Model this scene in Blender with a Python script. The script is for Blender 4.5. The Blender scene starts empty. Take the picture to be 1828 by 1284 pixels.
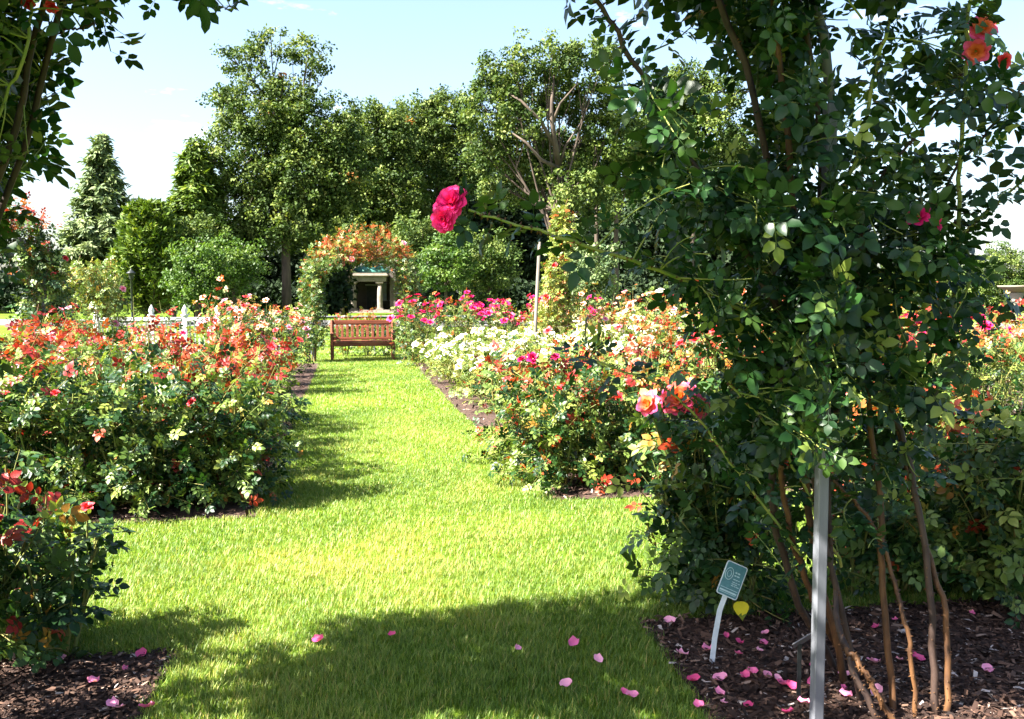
import bpy, math, random
import numpy as np
from mathutils import Vector, Matrix, Quaternion

# ------------------------------------------------------------------ camera, light
SC = bpy.context.scene
COL = SC.collection
F_PX, CX, CY, HOR = 1700.0, 914.0, 642.0, 525.0
EYE = 1.6
PITCH = math.atan((CY - HOR) / F_PX)
cam_d = bpy.data.cameras.new('camera')
cam = bpy.data.objects.new('camera', cam_d)
COL.objects.link(cam)
cam.location = (0, 0, EYE)
cam.rotation_euler = (math.pi / 2 - PITCH, 0, 0)
cam_d.sensor_width = 36
cam_d.lens = F_PX / 1828.0 * 36
cam_d.clip_start = 0.05
cam_d.clip_end = 3000
SC.camera = cam

SUN_EL = math.radians(46)
SH = np.array([0.90, 0.43])            # direction in which shadows fall on the ground
SH = SH / np.linalg.norm(SH)
sun_d = bpy.data.lights.new('sun', 'SUN')
sun = bpy.data.objects.new('sun', sun_d)
COL.objects.link(sun)
sdir = Vector((SH[0] * math.cos(SUN_EL), SH[1] * math.cos(SUN_EL), -math.sin(SUN_EL)))
sun.rotation_euler = sdir.to_track_quat('-Z', 'Y').to_euler()
sun.location = (-20, -10, 20)
sun_d.energy = 5.0
sun_d.angle = math.radians(0.5)
sun_d.color = (1.0, 0.95, 0.86)

world = bpy.data.worlds.new('World')
SC.world = world
world.use_nodes = True
wt = world.node_tree
for n in list(wt.nodes):
    wt.nodes.remove(n)
wo = wt.nodes.new('ShaderNodeOutputWorld')
wb = wt.nodes.new('ShaderNodeBackground')
sky = wt.nodes.new('ShaderNodeTexSky')
sky.sky_type = 'NISHITA'
sky.sun_disc = False
sky.sun_elevation = SUN_EL
sky.sun_rotation = math.atan2(-SH[0], -SH[1])
sky.air_density = 1.0
sky.dust_density = 2.2
sky.ozone_density = 1.0
# faint wisps of cloud mixed into the sky by direction
tc = wt.nodes.new('ShaderNodeTexCoord')
mp = wt.nodes.new('ShaderNodeMapping')
mp.inputs['Scale'].default_value = (1.0, 1.0, 3.2)
nz = wt.nodes.new('ShaderNodeTexNoise')
nz.inputs['Scale'].default_value = 5.5
nz.inputs['Detail'].default_value = 8
nz.inputs['Roughness'].default_value = 0.6
cr = wt.nodes.new('ShaderNodeValToRGB')
cr.color_ramp.elements[0].position = 0.60
cr.color_ramp.elements[0].color = (0, 0, 0, 1)
cr.color_ramp.elements[1].position = 0.76
cr.color_ramp.elements[1].color = (0.8, 0.8, 0.8, 1)
mx = wt.nodes.new('ShaderNodeMix')
mx.data_type = 'RGBA'
mx.inputs[7].default_value = (9.0, 9.3, 9.6, 1)
wt.links.new(tc.outputs['Generated'], mp.inputs['Vector'])
wt.links.new(mp.outputs['Vector'], nz.inputs['Vector'])
wt.links.new(nz.outputs['Fac'], cr.inputs['Fac'])
wt.links.new(cr.outputs['Color'], mx.inputs[0])
wt.links.new(sky.outputs['Color'], mx.inputs[6])
wt.links.new(mx.outputs[2], wb.inputs['Color'])
wt.links.new(wb.outputs['Background'], wo.inputs['Surface'])
wb.inputs['Strength'].default_value = 0.05

SC.view_settings.view_transform = 'Standard'
SC.view_settings.look = 'None'
SC.view_settings.gamma = 1
SC.view_settings.use_curve_mapping = False
SC.view_settings.exposure = 2.95
SC.cycles.max_bounces = 6
SC.cycles.transparent_max_bounces = 4
SC.cycles.diffuse_bounces = 2
SC.cycles.transmission_bounces = 2

RNG = np.random.default_rng(11)
random.seed(5)

# ------------------------------------------------------------------ geometry helpers
def V(px, py, D):
    """real point at distance D ahead of the camera position"""
    u = (px - CX) / F_PX
    v = -(py - CY) / F_PX
    c, s = math.cos(PITCH), math.sin(PITCH)
    dy, dz = c + v * s, -s + v * c
    k = D / dy
    return np.array([u * k, D, EYE + dz * k])

def G(px, py):
    u = (px - CX) / F_PX
    v = -(py - CY) / F_PX
    c, s = math.cos(PITCH), math.sin(PITCH)
    dy, dz = c + v * s, -s + v * c
    k = -EYE / dz
    return np.array([u * k, dy * k, 0.0])

def nrm(a):
    a = np.asarray(a, float)
    return a / np.maximum(np.linalg.norm(a, axis=-1, keepdims=True), 1e-9)

def frames(x_dir, up):
    """rotation matrices (columns x,y,z): x along x_dir, z close to up"""
    x = nrm(x_dir)
    y = nrm(np.cross(up, x))
    z = np.cross(x, y)
    return np.stack([x, y, z], axis=-1)

def place(TV, TF, org, R, sc):
    m = len(org)
    sc = np.asarray(sc, float).reshape(m, 1, 1)
    v = np.einsum('mij,nj->mni', R, TV) * sc + np.asarray(org)[:, None, :]
    f = TF[None, :, :] + (np.arange(m) * len(TV))[:, None, None]
    return v.reshape(-1, 3), f.reshape(-1, 3)

def mesh_arrays(name, Vv, Ff, tint=None, mats=(), midx=None, smooth=False):
    Vv = np.asarray(Vv, np.float32)
    Ff = np.asarray(Ff, np.int32)
    me = bpy.data.meshes.new(name)
    k = Ff.shape[1]
    me.vertices.add(len(Vv))
    me.vertices.foreach_set('co', Vv.ravel())
    me.loops.add(Ff.size)
    me.loops.foreach_set('vertex_index', Ff.ravel())
    me.polygons.add(len(Ff))
    me.polygons.foreach_set('loop_start', np.arange(0, Ff.size, k, dtype=np.int32))
    me.polygons.foreach_set('loop_total', np.full(len(Ff), k, np.int32))
    if midx is not None:
        me.polygons.foreach_set('material_index', np.asarray(midx, np.int32))
    me.update(calc_edges=True)
    if smooth:
        me.polygons.foreach_set('use_smooth', np.ones(len(Ff), bool))
    if tint is not None:
        a = me.attributes.new('tint', 'FLOAT', 'FACE')
        a.data.foreach_set('value', np.asarray(tint, np.float32))
    for m in mats:
        me.materials.append(m)
    return me

def link(name, data, parent=None, loc=None):
    o = bpy.data.objects.new(name, data)
    COL.objects.link(o)
    if parent is not None:
        o.parent = parent
    if loc is not None:
        o.location = loc
    return o

def tag(o, label=None, cat=None, group=None, kind=None):
    if label: o['label'] = label
    if cat: o['category'] = cat
    if group: o['group'] = group
    if kind: o['kind'] = kind
    return o

def thing(name, loc, label, cat, group=None):
    o = link(name, None, loc=tuple(float(v) for v in loc))
    o.empty_display_size = 0.2
    return tag(o, label, cat, group)

class MB:
    """collects boxes, tubes, prisms; builds ONE mesh object"""
    def __init__(s):
        s.v = []; s.f = []
    def add(s, v, f):
        o = len(s.v)
        s.v.extend([tuple(float(c) for c in p) for p in v])
        s.f.extend([tuple(i + o for i in q) for q in f])
    def box(s, c, size, rz=0.0, bevel=0.0, R=None):
        hx, hy, hz = [d / 2 for d in size]
        M = Matrix.Rotation(rz, 3, 'Z') if R is None else R
        b = min(bevel, hx * .9, hy * .9, hz * .9)
        if b <= 0:
            pts = [(x, y, z) for z in (-hz, hz) for x, y in ((-hx, -hy), (hx, -hy), (hx, hy), (-hx, hy))]
            fs = [(3, 2, 1, 0), (4, 5, 6, 7), (0, 1, 5, 4), (1, 2, 6, 5), (2, 3, 7, 6), (3, 0, 4, 7)]
        else:
            pts = []
            for z, e in ((-hz, b), (-hz + b, 0), (hz - b, 0), (hz, b)):
                x1, y1 = hx - e, hy - e
                for x, y in ((-x1 + b, -y1), (x1 - b, -y1), (x1, -y1 + b), (x1, y1 - b), (x1 - b, y1), (-x1 + b, y1), (-x1, y1 - b), (-x1, -y1 + b)):
                    pts.append((x, y, z))
            fs = [tuple(range(7, -1, -1)), tuple(range(24, 32))]
            for r in range(3):
                for i in range(8):
                    j = (i + 1) % 8
                    fs.append((r * 8 + i, r * 8 + j, r * 8 + 8 + j, r * 8 + 8 + i))
        c = Vector(c)
        s.add([c + M @ Vector(p) for p in pts], fs)
    def tube(s, pts, rad, n=8, cap=True):
        pts = [Vector(p) for p in pts]
        if not hasattr(rad, '__len__'): rad = [rad] * len(pts)
        vs = []
        prev = None
        for i, p in enumerate(pts):
            d = (pts[min(i + 1, len(pts) - 1)] - pts[max(i - 1, 0)]).normalized()
            if prev is None:
                a = Vector((1, 0, 0)) if abs(d.x) < .8 else Vector((0, 1, 0))
                u = d.cross(a).normalized()
            else:
                u = (prev - d * prev.dot(d)).normalized()
            prev = u
            w = d.cross(u)
            for k in range(n):
                t = 2 * math.pi * k / n
                vs.append(p + (u * math.cos(t) + w * math.sin(t)) * rad[i])
        fs = []
        for i in range(len(pts) - 1):
            for k in range(n):
                q = (k + 1) % n
                fs.append((i * n + k, i * n + q, (i + 1) * n + q, (i + 1) * n + k))
        if cap:
            fs.append(tuple(range(n - 1, -1, -1)))
            fs.append(tuple(range((len(pts) - 1) * n, len(pts) * n)))
        s.add(vs, fs)
    def lathe(s, prof, c, n=16):
        vs = []; fs = []
        for r, z in prof:
            for k in range(n):
                t = 2 * math.pi * k / n
                vs.append((c[0] + r * math.cos(t), c[1] + r * math.sin(t), c[2] + z))
        for i in range(len(prof) - 1):
            for k in range(n):
                q = (k + 1) % n
                fs.append((i * n + k, i * n + q, (i + 1) * n + q, (i + 1) * n + k))
        fs.append(tuple(range(n - 1, -1, -1)))
        fs.append(tuple(range((len(prof) - 1) * n, len(prof) * n)))
        s.add(vs, fs)
    def build(s, name, mat, parent=None, smooth=False, loc=None):
        me = bpy.data.meshes.new(name)
        me.from_pydata(s.v, [], s.f)
        if smooth:
            me.polygons.foreach_set('use_smooth', np.ones(len(me.polygons), bool))
        me.materials.append(mat)
        me.update()
        return link(name, me, parent, loc)

def tubes_arrays(lines, n=4):
    """many thin tapered tubes as triangle arrays; lines = [(pts (k,3), r0, r1)]"""
    VV, FF, off = [], [], 0
    ang = np.arange(n) * 2 * math.pi / n
    ca, sa = np.cos(ang), np.sin(ang)
    for pts, r0, r1 in lines:
        pts = np.asarray(pts, float)
        k = len(pts)
        d = nrm(np.gradient(pts, axis=0))
        a = np.array([1.0, 0, 0]) if abs(d[0, 0]) < .8 else np.array([0, 1.0, 0])
        u = nrm(np.cross(d, a)); w = np.cross(d, u)
        r = np.linspace(r0, r1, k)[:, None, None]
        v = pts[:, None, :] + (u[:, None, :] * ca[None, :, None] + w[:, None, :] * sa[None, :, None]) * r
        VV.append(v.reshape(-1, 3))
        i = np.arange(k - 1)[:, None] * n
        j = np.arange(n)[None, :]
        q = (j + 1) % n
        A, B, C, D = i + j, i + q, i + n + q, i + n + j
        f = np.stack([np.stack([A, B, C], -1), np.stack([A, C, D], -1)], 2).reshape(-1, 3)
        FF.append(f + off)
        off += k * n
    return np.concatenate(VV), np.concatenate(FF)

# ------------------------------------------------------------------ materials
def ramp(nt, stops, fac):
    r = nt.nodes.new('ShaderNodeValToRGB')
    e = r.color_ramp.elements
    while len(e) > 1: e.remove(e[-1])
    e[0].position = stops[0][0]; e[0].color = (*stops[0][1], 1)
    for p, c in stops[1:]:
        x = e.new(p); x.color = (*c, 1)
    nt.links.new(fac, r.inputs['Fac'])
    return r.outputs['Color']

def new_mat(name):
    m = bpy.data.materials.new(name)
    m.use_nodes = True
    nt = m.node_tree
    b = nt.nodes['Principled BSDF']
    return m, nt, b

def tint_mat(name, stops, rough=0.45, transl=0.0, spec=0.5, noise=0.0, nscale=30, bump=0.0, tboost=1.6):
    m, nt, b = new_mat(name)
    at = nt.nodes.new('ShaderNodeAttribute'); at.attribute_name = 'tint'
    fac = at.outputs['Fac']
    if noise or bump:
        t = nt.nodes.new('ShaderNodeTexCoord')
        n = nt.nodes.new('ShaderNodeTexNoise'); n.inputs['Scale'].default_value = nscale
        n.inputs['Detail'].default_value = 3
        nt.links.new(t.outputs['Object'], n.inputs['Vector'])
    if noise:
        ma = nt.nodes.new('ShaderNodeMath'); ma.operation = 'MULTIPLY_ADD'
        nt.links.new(n.outputs['Fac'], ma.inputs[0]); ma.inputs[1].default_value = noise
        nt.links.new(fac, ma.inputs[2])
        sb = nt.nodes.new('ShaderNodeMath'); sb.operation = 'SUBTRACT'; sb.inputs[1].default_value = noise / 2
        nt.links.new(ma.outputs[0], sb.inputs[0])
        fac = sb.outputs[0]
    c = ramp(nt, stops, fac)
    nt.links.new(c, b.inputs['Base Color'])
    b.inputs['Roughness'].default_value = rough
    b.inputs['Specular IOR Level'].default_value = spec
    if bump:
        bp = nt.nodes.new('ShaderNodeBump'); bp.inputs['Strength'].default_value = bump
        bp.inputs['Distance'].default_value = 0.004
        nt.links.new(n.outputs['Fac'], bp.inputs['Height'])
        nt.links.new(bp.outputs['Normal'], b.inputs['Normal'])
    if transl:
        tr = nt.nodes.new('ShaderNodeBsdfTranslucent')
        mu = nt.nodes.new('ShaderNodeMix'); mu.data_type = 'RGBA'; mu.blend_type = 'MULTIPLY'
        mu.inputs[0].default_value = 1
        mu.inputs[7].default_value = (tboost * 1.1, tboost * 1.15, tboost * .45, 1)
        nt.links.new(c, mu.inputs[6]); nt.links.new(mu.outputs[2], tr.inputs['Color'])
        ms = nt.nodes.new('ShaderNodeMixShader'); ms.inputs[0].default_value = transl
        nt.links.new(b.outputs[0], ms.inputs[1]); nt.links.new(tr.outputs[0], ms.inputs[2])
        nt.links.new(ms.outputs[0], nt.nodes['Material Output'].inputs['Surface'])
    return m

def plain(name, c1, c2, scale=8, rough=0.7, bump=0.15, stretch=(1, 1, 1), spec=0.3, detail=5):
    m, nt, b = new_mat(name)
    t = nt.nodes.new('ShaderNodeTexCoord')
    mp = nt.nodes.new('ShaderNodeMapping'); mp.inputs['Scale'].default_value = stretch
    n = nt.nodes.new('ShaderNodeTexNoise'); n.inputs['Scale'].default_value = scale
    n.inputs['Detail'].default_value = detail
    nt.links.new(t.outputs['Object'], mp.inputs['Vector'])
    nt.links.new(mp.outputs['Vector'], n.inputs['Vector'])
    c = ramp(nt, [(0.3, c1), (0.7, c2)], n.outputs['Fac'])
    nt.links.new(c, b.inputs['Base Color'])
    b.inputs['Roughness'].default_value = rough
    b.inputs['Specular IOR Level'].default_value = spec
    if bump:
        bp = nt.nodes.new('ShaderNodeBump'); bp.inputs['Strength'].default_value = bump
        bp.inputs['Distance'].default_value = 0.01
        nt.links.new(n.outputs['Fac'], bp.inputs['Height'])
        nt.links.new(bp.outputs['Normal'], b.inputs['Normal'])
    return m

LEAF_STOPS = [(0.0, (.006, .024, .006)), (0.25, (.018, .055, .010)), (0.5, (.11, .165, .034)), (0.62, (.20, .235, .045)),
              (0.70, (.20, .14, .022)), (0.76, (.30, .075, .014)), (0.86, (.30, .026, .012)), (1.0, (.12, .007, .013))]
M_LEAF = tint_mat('rose_leaf', LEAF_STOPS, rough=.42, transl=.20, spec=.30, noise=.10, nscale=26, bump=.25)
M_LEAF_FAR = tint_mat('rose_leaf_far', LEAF_STOPS, rough=.45, transl=.18, spec=.35)
M_CANE = plain('rose_cane', (.10, .05, .02), (.20, .13, .04), scale=14, rough=.6, stretch=(1, 1, .3))
M_STEM = plain('rose_stem', (.10, .16, .03), (.20, .15, .05), scale=5, rough=.5, bump=0)
M_TREE = tint_mat('tree_leaf', [(0, (.018, .036, .008)), (.35, (.040, .072, .014)), (.75, (.13, .168, .040)), (.9, (.19, .20, .055)), (1, (.42, .13, .04))], rough=.6, transl=.18, spec=.15)
M_LIGHTTREE = tint_mat('light_tree_leaf', [(0, (.022, .055, .010)), (.5, (.065, .12, .018)), (1, (.13, .18, .035))], rough=.55, transl=.25, spec=.3)
M_CONIF = tint_mat('conifer_needle', [(0, (.04, .075, .03)), (.5, (.12, .165, .06)), (1, (.17, .20, .075))], rough=.6, transl=.1, spec=.25)
M_CEDAR = tint_mat('cedar_spray', [(0, (.03, .06, .008)), (.5, (.07, .12, .012)), (1, (.16, .20, .02))], rough=.6, transl=.15, spec=.25)
M_TREE_SHADE = tint_mat('shaded_tree_leaf', [(0, (.012, .028, .006)), (.5, (.035, .06, .014)), (1, (.08, .11, .025))], rough=.65, transl=.12, spec=.15)  # darker copy of the tree leaf, the wood's shade painted into it
M_DARK = tint_mat('wood_shade_leaf', [(0, (.008, .018, .006)), (1, (.022, .042, .012))], rough=.7, transl=.05, spec=.2)  # near-black green puts the shade under the canopy into the leaf colour
M_BARK = plain('bark', (.030, .022, .017), (.115, .085, .065), scale=3, rough=.9, bump=.6, stretch=(1, 1, .25))
M_GRASS = tint_mat('grass_blade', [(0, (.02, .07, .004)), (.5, (.125, .200, .024)), (.85, (.27, .31, .065)), (.95, (.32, .28, .06)), (1, (.36, .28, .12))], rough=.5, transl=.3, spec=.35)
M_PETAL = {
    'magenta': tint_mat('petal_magenta', [(0, (.20, .002, .03)), (.5, (.38, .003, .06)), (1, (.55, .010, .12))], rough=.5, transl=.25, tboost=1.1, spec=.3),
    'hotpink': tint_mat('petal_hot_pink', [(0, (.42, .004, .07)), (.5, (.72, .010, .15)), (1, (.85, .045, .27))], rough=.5, transl=.3, tboost=1.1, spec=.25),
    'white': tint_mat('petal_white', [(0, (.42, .38, .10)), (.5, (.56, .54, .34)), (1, (.66, .65, .55))], rough=.6, transl=.25, tboost=.9, spec=.2),
    'peach': tint_mat('petal_peach', [(0, (.55, .12, .04)), (.5, (.60, .22, .13)), (1, (.70, .38, .30))], rough=.55, transl=.25, tboost=1.0, spec=.25),
    'red': tint_mat('petal_red', [(0, (.35, .006, .015)), (.5, (.60, .02, .03)), (1, (.75, .07, .09))], rough=.5, transl=.25, tboost=1.0, spec=.3),
    'sunset': tint_mat('petal_sunset', [(0, (.80, .25, .03)), (.55, (.82, .18, .07)), (.8, (.78, .08, .16)), (1, (.75, .08, .30))], rough=.5, transl=.25, tboost=1.0, spec=.3),
    'pink': tint_mat('petal_pink', [(0, (.62, .08, .20)), (.5, (.78, .22, .36)), (1, (.82, .42, .52))], rough=.55, transl=.25, tboost=1.0, spec=.25),
}

# ------------------------------------------------------------------ leaf templates (x forward along the leaf, z up)
def leaflet(p, ang, L, W, fold=.22, droop=.10, hi=True):
    ca, sa = math.cos(ang), math.sin(ang)
    if hi:
        loc = [(0, 0, 0), (.30, W, fold * W), (.30, 0, 0), (.30, -W, fold * W), (.68, W * .86, fold * W), (.68, 0, 0), (.68, -W * .86, fold * W), (1.0, 0, 0)]
        f = [(0, 2, 1), (0, 3, 2), (1, 2, 5), (1, 5, 4), (2, 3, 6), (2, 6, 5), (4, 5, 7), (5, 6, 7)]
    else:
        loc = [(0, 0, 0), (.45, W * 1.1, fold * W), (1, 0, 0), (.45, -W * 1.1, fold * W)]
        f = [(0, 2, 1), (0, 3, 2)]
    v = []
    for x, y, z in loc:
        zz = z - droop * x * x
        v.append((p[0] + (x * ca - y * sa) * L, p[1] + (x * sa + y * ca) * L, p[2] + zz * L))
    return v, f

def rose_leaf(hi=True, n=5, seed=0):
    r = random.Random(seed)
    VV, FF = [], []
    spec = [((.62, 0, -.02), 0.0, .42)]
    if n >= 3: spec += [((.52, .02, 0), 1.05, .37), ((.52, -.02, 0), -1.05, .37)]
    if n >= 5: spec += [((.26, .02, 0), 1.15, .31), ((.26, -.02, 0), -1.15, .31)]
    for p, a, L in spec:
        v, f = leaflet(p, a + r.uniform(-.15, .15), L * r.uniform(.9, 1.1), .31 * r.uniform(.9, 1.1), fold=r.uniform(.1, .5), droop=r.uniform(.05, .3), hi=hi)
        v = [(x, y, z + r.uniform(-.02, .02)) for x, y, z in v]
        o = len(VV); VV += v; FF += [tuple(i + o for i in q) for q in f]
    if hi:   # the rachis
        o = len(VV)
        VV += [(0, .008, 0), (0, -.008, 0), (.62, -.006, -.015), (.62, .006, -.015)]
        FF += [(o, o + 1, o + 2), (o, o + 2, o + 3)]
    return np.array(VV, float), np.array(FF, int)

LEAF_HI = [rose_leaf(True, 5, s) for s in range(4)]
LEAF_MID = [rose_leaf(False, 5, s + 10) for s in range(3)]
LEAF_LOW = [rose_leaf(False, 3, s + 20) for s in range(3)]
NT = 9
LEAF_OBJ = {}
def leaf_mesh(var, tint):
    q = min(NT - 1, max(0, int(tint * NT)))
    if (var, q) not in LEAF_OBJ:
        v, f = LEAF_HI[var]
        LEAF_OBJ[(var, q)] = mesh_arrays('leaf', v, f, np.full(len(f), (q + .5) / NT), [M_LEAF], smooth=True)
    return LEAF_OBJ[(var, q)]

# ------------------------------------------------------------------ rose blooms
def petal_patch(w, h, cup, curl, nx=4, ny=4, seed=0):
    r = random.Random(seed)
    vs = []
    for j in range(ny):
        t = j / (ny - 1)
        ww = w * (math.sin(math.pi * (.16 + .68 * t)) ** .7)
        for i in range(nx):
            s = (i / (nx - 1) - .5) * 2
            x = s * ww / 2
            y = -cup * h * (1 - s * s * .8) * math.sin(t * math.pi * .6) + curl * h * max(0, t - .6) * 1.6
            z = h * t * (1 - .12 * s * s) + r.uniform(-.03, .03) * h
            vs.append((x, y + r.uniform(-.02, .02) * w, z))
    fs, tt = [], []
    for j in range(ny - 1):
        for i in range(nx - 1):
            a = j * nx + i
            fs += [(a, a + 1, a + nx + 1), (a, a + nx + 1, a + nx)]
            tt += [j / (ny - 2)] * 2
    return np.array(vs), np.array(fs), np.array(tt)

def bloom_parts(seed, rings, n=4):
    """list of petals (V,F,tint) for a bloom of radius ~1, opening along +z"""
    r = random.Random(seed)
    out = []
    for k, (cnt, tilt, rad, h) in enumerate(rings):
        for i in range(cnt):
            a = 2 * math.pi * (i / cnt) + k * .9 + r.uniform(-.15, .15)
            v, f, t = petal_patch(h * r.uniform(1.0, 1.25), h * r.uniform(.9, 1.1), -.22, .30 if k else .05, n, n, r.random())
            tl = tilt + r.uniform(-.10, .10)
            M = Matrix.Rotation(a, 3, 'Z') @ Matrix.Rotation(-tl, 3, 'X')
            vv = np.array([M @ Vector(p) for p in v]) + np.array([math.cos(a + math.pi / 2) * rad, math.sin(a + math.pi / 2) * rad, 0.02 * k])
            base = .15 + .7 * k / max(1, len(rings) - 1)
            out.append((vv, f, np.clip(base * .6 + t * .4 + r.uniform(-.12, .12), 0, 1)))
    return out

RINGS_HI = [(3, .08, .03, .46), (5, .24, .07, .52), (6, .44, .11, .60), (7, .66, .14, .70), (8, .92, .16, .80), (8, 1.18, .18, .88), (7, 1.42, .19, .90)]
RINGS_MID = [(3, .15, .05, .55), (5, .55, .12, .7), (6, 1.1, .16, .9)]
RINGS_LOW = [(3, .3, .08, .6), (5, 1.0, .15, .9)]
BLOOM = {}
def bloom_mesh(colour, lod, var=0):
    key = (colour, lod, var)
    if key not in BLOOM:
        ps = bloom_parts(var * 7 + 3, {'mid': RINGS_MID, 'low': RINGS_LOW, 'hi': RINGS_HI}[lod], {'mid': 4, 'low': 3, 'hi': 4}[lod])
        VV, FF, TT, o = [], [], [], 0
        for v, f, t in ps:
            VV.append(v); FF.append(f + o); TT.append(t); o += len(v)
        BLOOM[key] = mesh_arrays('bloom', np.concatenate(VV), np.concatenate(FF), np.concatenate(TT), [M_PETAL[colour]], smooth=True)
    return BLOOM[key]

def rand_rot(axis_z, rng):
    z = nrm(axis_z)
    a = nrm(rng.normal(size=3))
    x = nrm(np.cross(a, z)); y = np.cross(z, x)
    return Matrix(np.stack([x, y, z], -1).tolist())

def set_basis(o, loc, R3, s):
    M = R3.to_4x4() @ Matrix.Diagonal((s, s, s, 1))
    M.translation = Vector([float(c) for c in loc])
    o.matrix_basis = M

# ------------------------------------------------------------------ plants made of canes, shoots, leaves, blooms
class Plant:
    def __init__(s, base, seed):
        s.base = np.array([base[0], base[1], 0.0])
        s.rng = np.random.default_rng(seed)
        s.org, s.dir, s.up, s.sc, s.ti = [], [], [], [], []
        s.stems = []
        s.canes = []
        s.blooms = []          # (pos, axis, radius, colour)
    def curve(s, p0, p1, sag=0.1, k=7, arch=None):
        p0, p1 = np.asarray(p0, float), np.asarray(p1, float)
        t = np.linspace(0, 1, k)[:, None]
        L = np.linalg.norm(p1 - p0)
        mid = (p0 + p1) / 2 + s.rng.normal(size=3) * sag * L * .5
        if arch is not None: mid = mid + np.asarray(arch) * L
        return (1 - t) ** 2 * p0 + 2 * t * (1 - t) * mid + t * t * p1
    def leaves_along(s, pts, n, size, t0=.3, t1=1.0, tint=lambda t, z, r: r.uniform(.15, .55), lift=.5, out=None, spread=1.0):
        pts = np.asarray(pts); k = len(pts)
        ts = np.linspace(t0, t1, n) + s.rng.uniform(-.02, .02, n)
        ts = np.clip(ts, 0, 1)
        idx = ts * (k - 1); i0 = np.minimum(idx.astype(int), k - 2); fr = (idx - i0)[:, None]
        P = pts[i0] * (1 - fr) + pts[i0 + 1] * fr
        T = nrm(pts[i0 + 1] - pts[i0])
        a0 = s.rng.uniform(0, 6.28)
        for j in range(n):
            a = a0 + j * 2.4 + s.rng.uniform(-.5, .5)
            u = nrm(np.cross(T[j], [0.3, .2, 1.0])); w = np.cross(T[j], u)
            d = (u * math.cos(a) + w * math.sin(a)) * spread + T[j] * s.rng.uniform(.1, .6) + np.array([0, 0, s.rng.uniform(-.35, .3)])
            if out is not None: d = d + np.asarray(out) * .5
            d = nrm(d)
            upv = nrm(np.array([0, 0, lift]) + s.rng.normal(size=3) * .38 + (np.asarray(out) * .45 if out is not None else 0) + 0.25 * T[j])
            s.org.append(P[j]); s.dir.append(d); s.up.append(upv)
            s.sc.append(size * s.rng.uniform(.6, 1.2)); s.ti.append(tint(ts[j], P[j][2], s.rng))
    def finish(s, name, label, cat, group=None, nobj=0, lod='mid', stem_n=4, mat_stem=None, bloom_lod='mid', name_root=None):
        root = thing(name, s.base, label, cat, group)
        s.root = root
        b = s.base
        if s.stems:
            v, f = tubes_arrays([(p - b, r0, r1) for p, r0, r1 in s.stems], stem_n)
            so = link('stems', mesh_arrays('stems', v, f, None, [mat_stem or M_STEM], smooth=True), root)
            if len(s.stems) > 30: so['kind'] = 'stuff'
        for pts, r0, r1, mt in s.canes:
            v, f = tubes_arrays([(pts - b, r0, r1)], 7)
            link('cane', mesh_arrays('cane', v, f, None, [mt], smooth=True), root)
        org = np.array(s.org); n = len(org)
        if n:
            dr, up, sc, ti = np.array(s.dir), np.array(s.up), np.array(s.sc), np.array(s.ti)
            R = frames(dr, up)
            camv = nrm(np.array([0, 0, EYE]) - b)
            var = s.rng.integers(0, 4, n)
            score = (org - b) @ camv * 1.0 + .25 * (org[:, 2]) + s.rng.uniform(0, .12, n)
            order = np.argsort(-score)
            chosen = order[:nobj]
            rest = order[nobj:]
            for i in chosen:
                o = link('leaf', leaf_mesh(int(var[i]), float(ti[i])), root)
                set_basis(o, org[i] - b, Matrix(R[i].tolist()), float(sc[i]))
            if len(rest):
                T = {'hi': LEAF_HI, 'mid': LEAF_MID, 'low': LEAF_LOW}[lod]
                VV, FF, TT, o = [], [], [], 0
                for k, (tv, tf) in enumerate(T):
                    q = rest[(rest % len(T)) == k]
                    if not len(q): continue
                    v, f = place(tv, tf, org[q] - b, R[q], sc[q])
                    VV.append(v); FF.append(f + o); TT.append(np.repeat(ti[q], len(tf))); o += len(v)
                fo = link('foliage', mesh_arrays('foliage', np.concatenate(VV), np.concatenate(FF), np.concatenate(TT),
                          [M_LEAF if lod == 'hi' else M_LEAF_FAR], smooth=(lod == 'hi')), root)
                fo['kind'] = 'stuff'
        for j, (p, ax, r, colr) in enumerate(s.blooms):
            o = link('bloom', bloom_mesh(colr, bloom_lod, j % 3), root)
            set_basis(o, np.asarray(p) - b, rand_rot(ax, s.rng), r)
        return root

def copy_tree(o, parent=None):
    c = o.copy(); COL.objects.link(c)
    if parent is not None: c.parent = parent
    for ch in o.children: copy_tree(ch, c)
    return c

def tint_style(green=(.15, .55), red_p=.7, red_t=.78, red_range=(.72, 1.0), hmin=0.0):
    def f(t, z, r):
        if t > red_t and z > hmin and r.random() < red_p: return r.uniform(*red_range)
        return r.uniform(*green)
    return f

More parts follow.
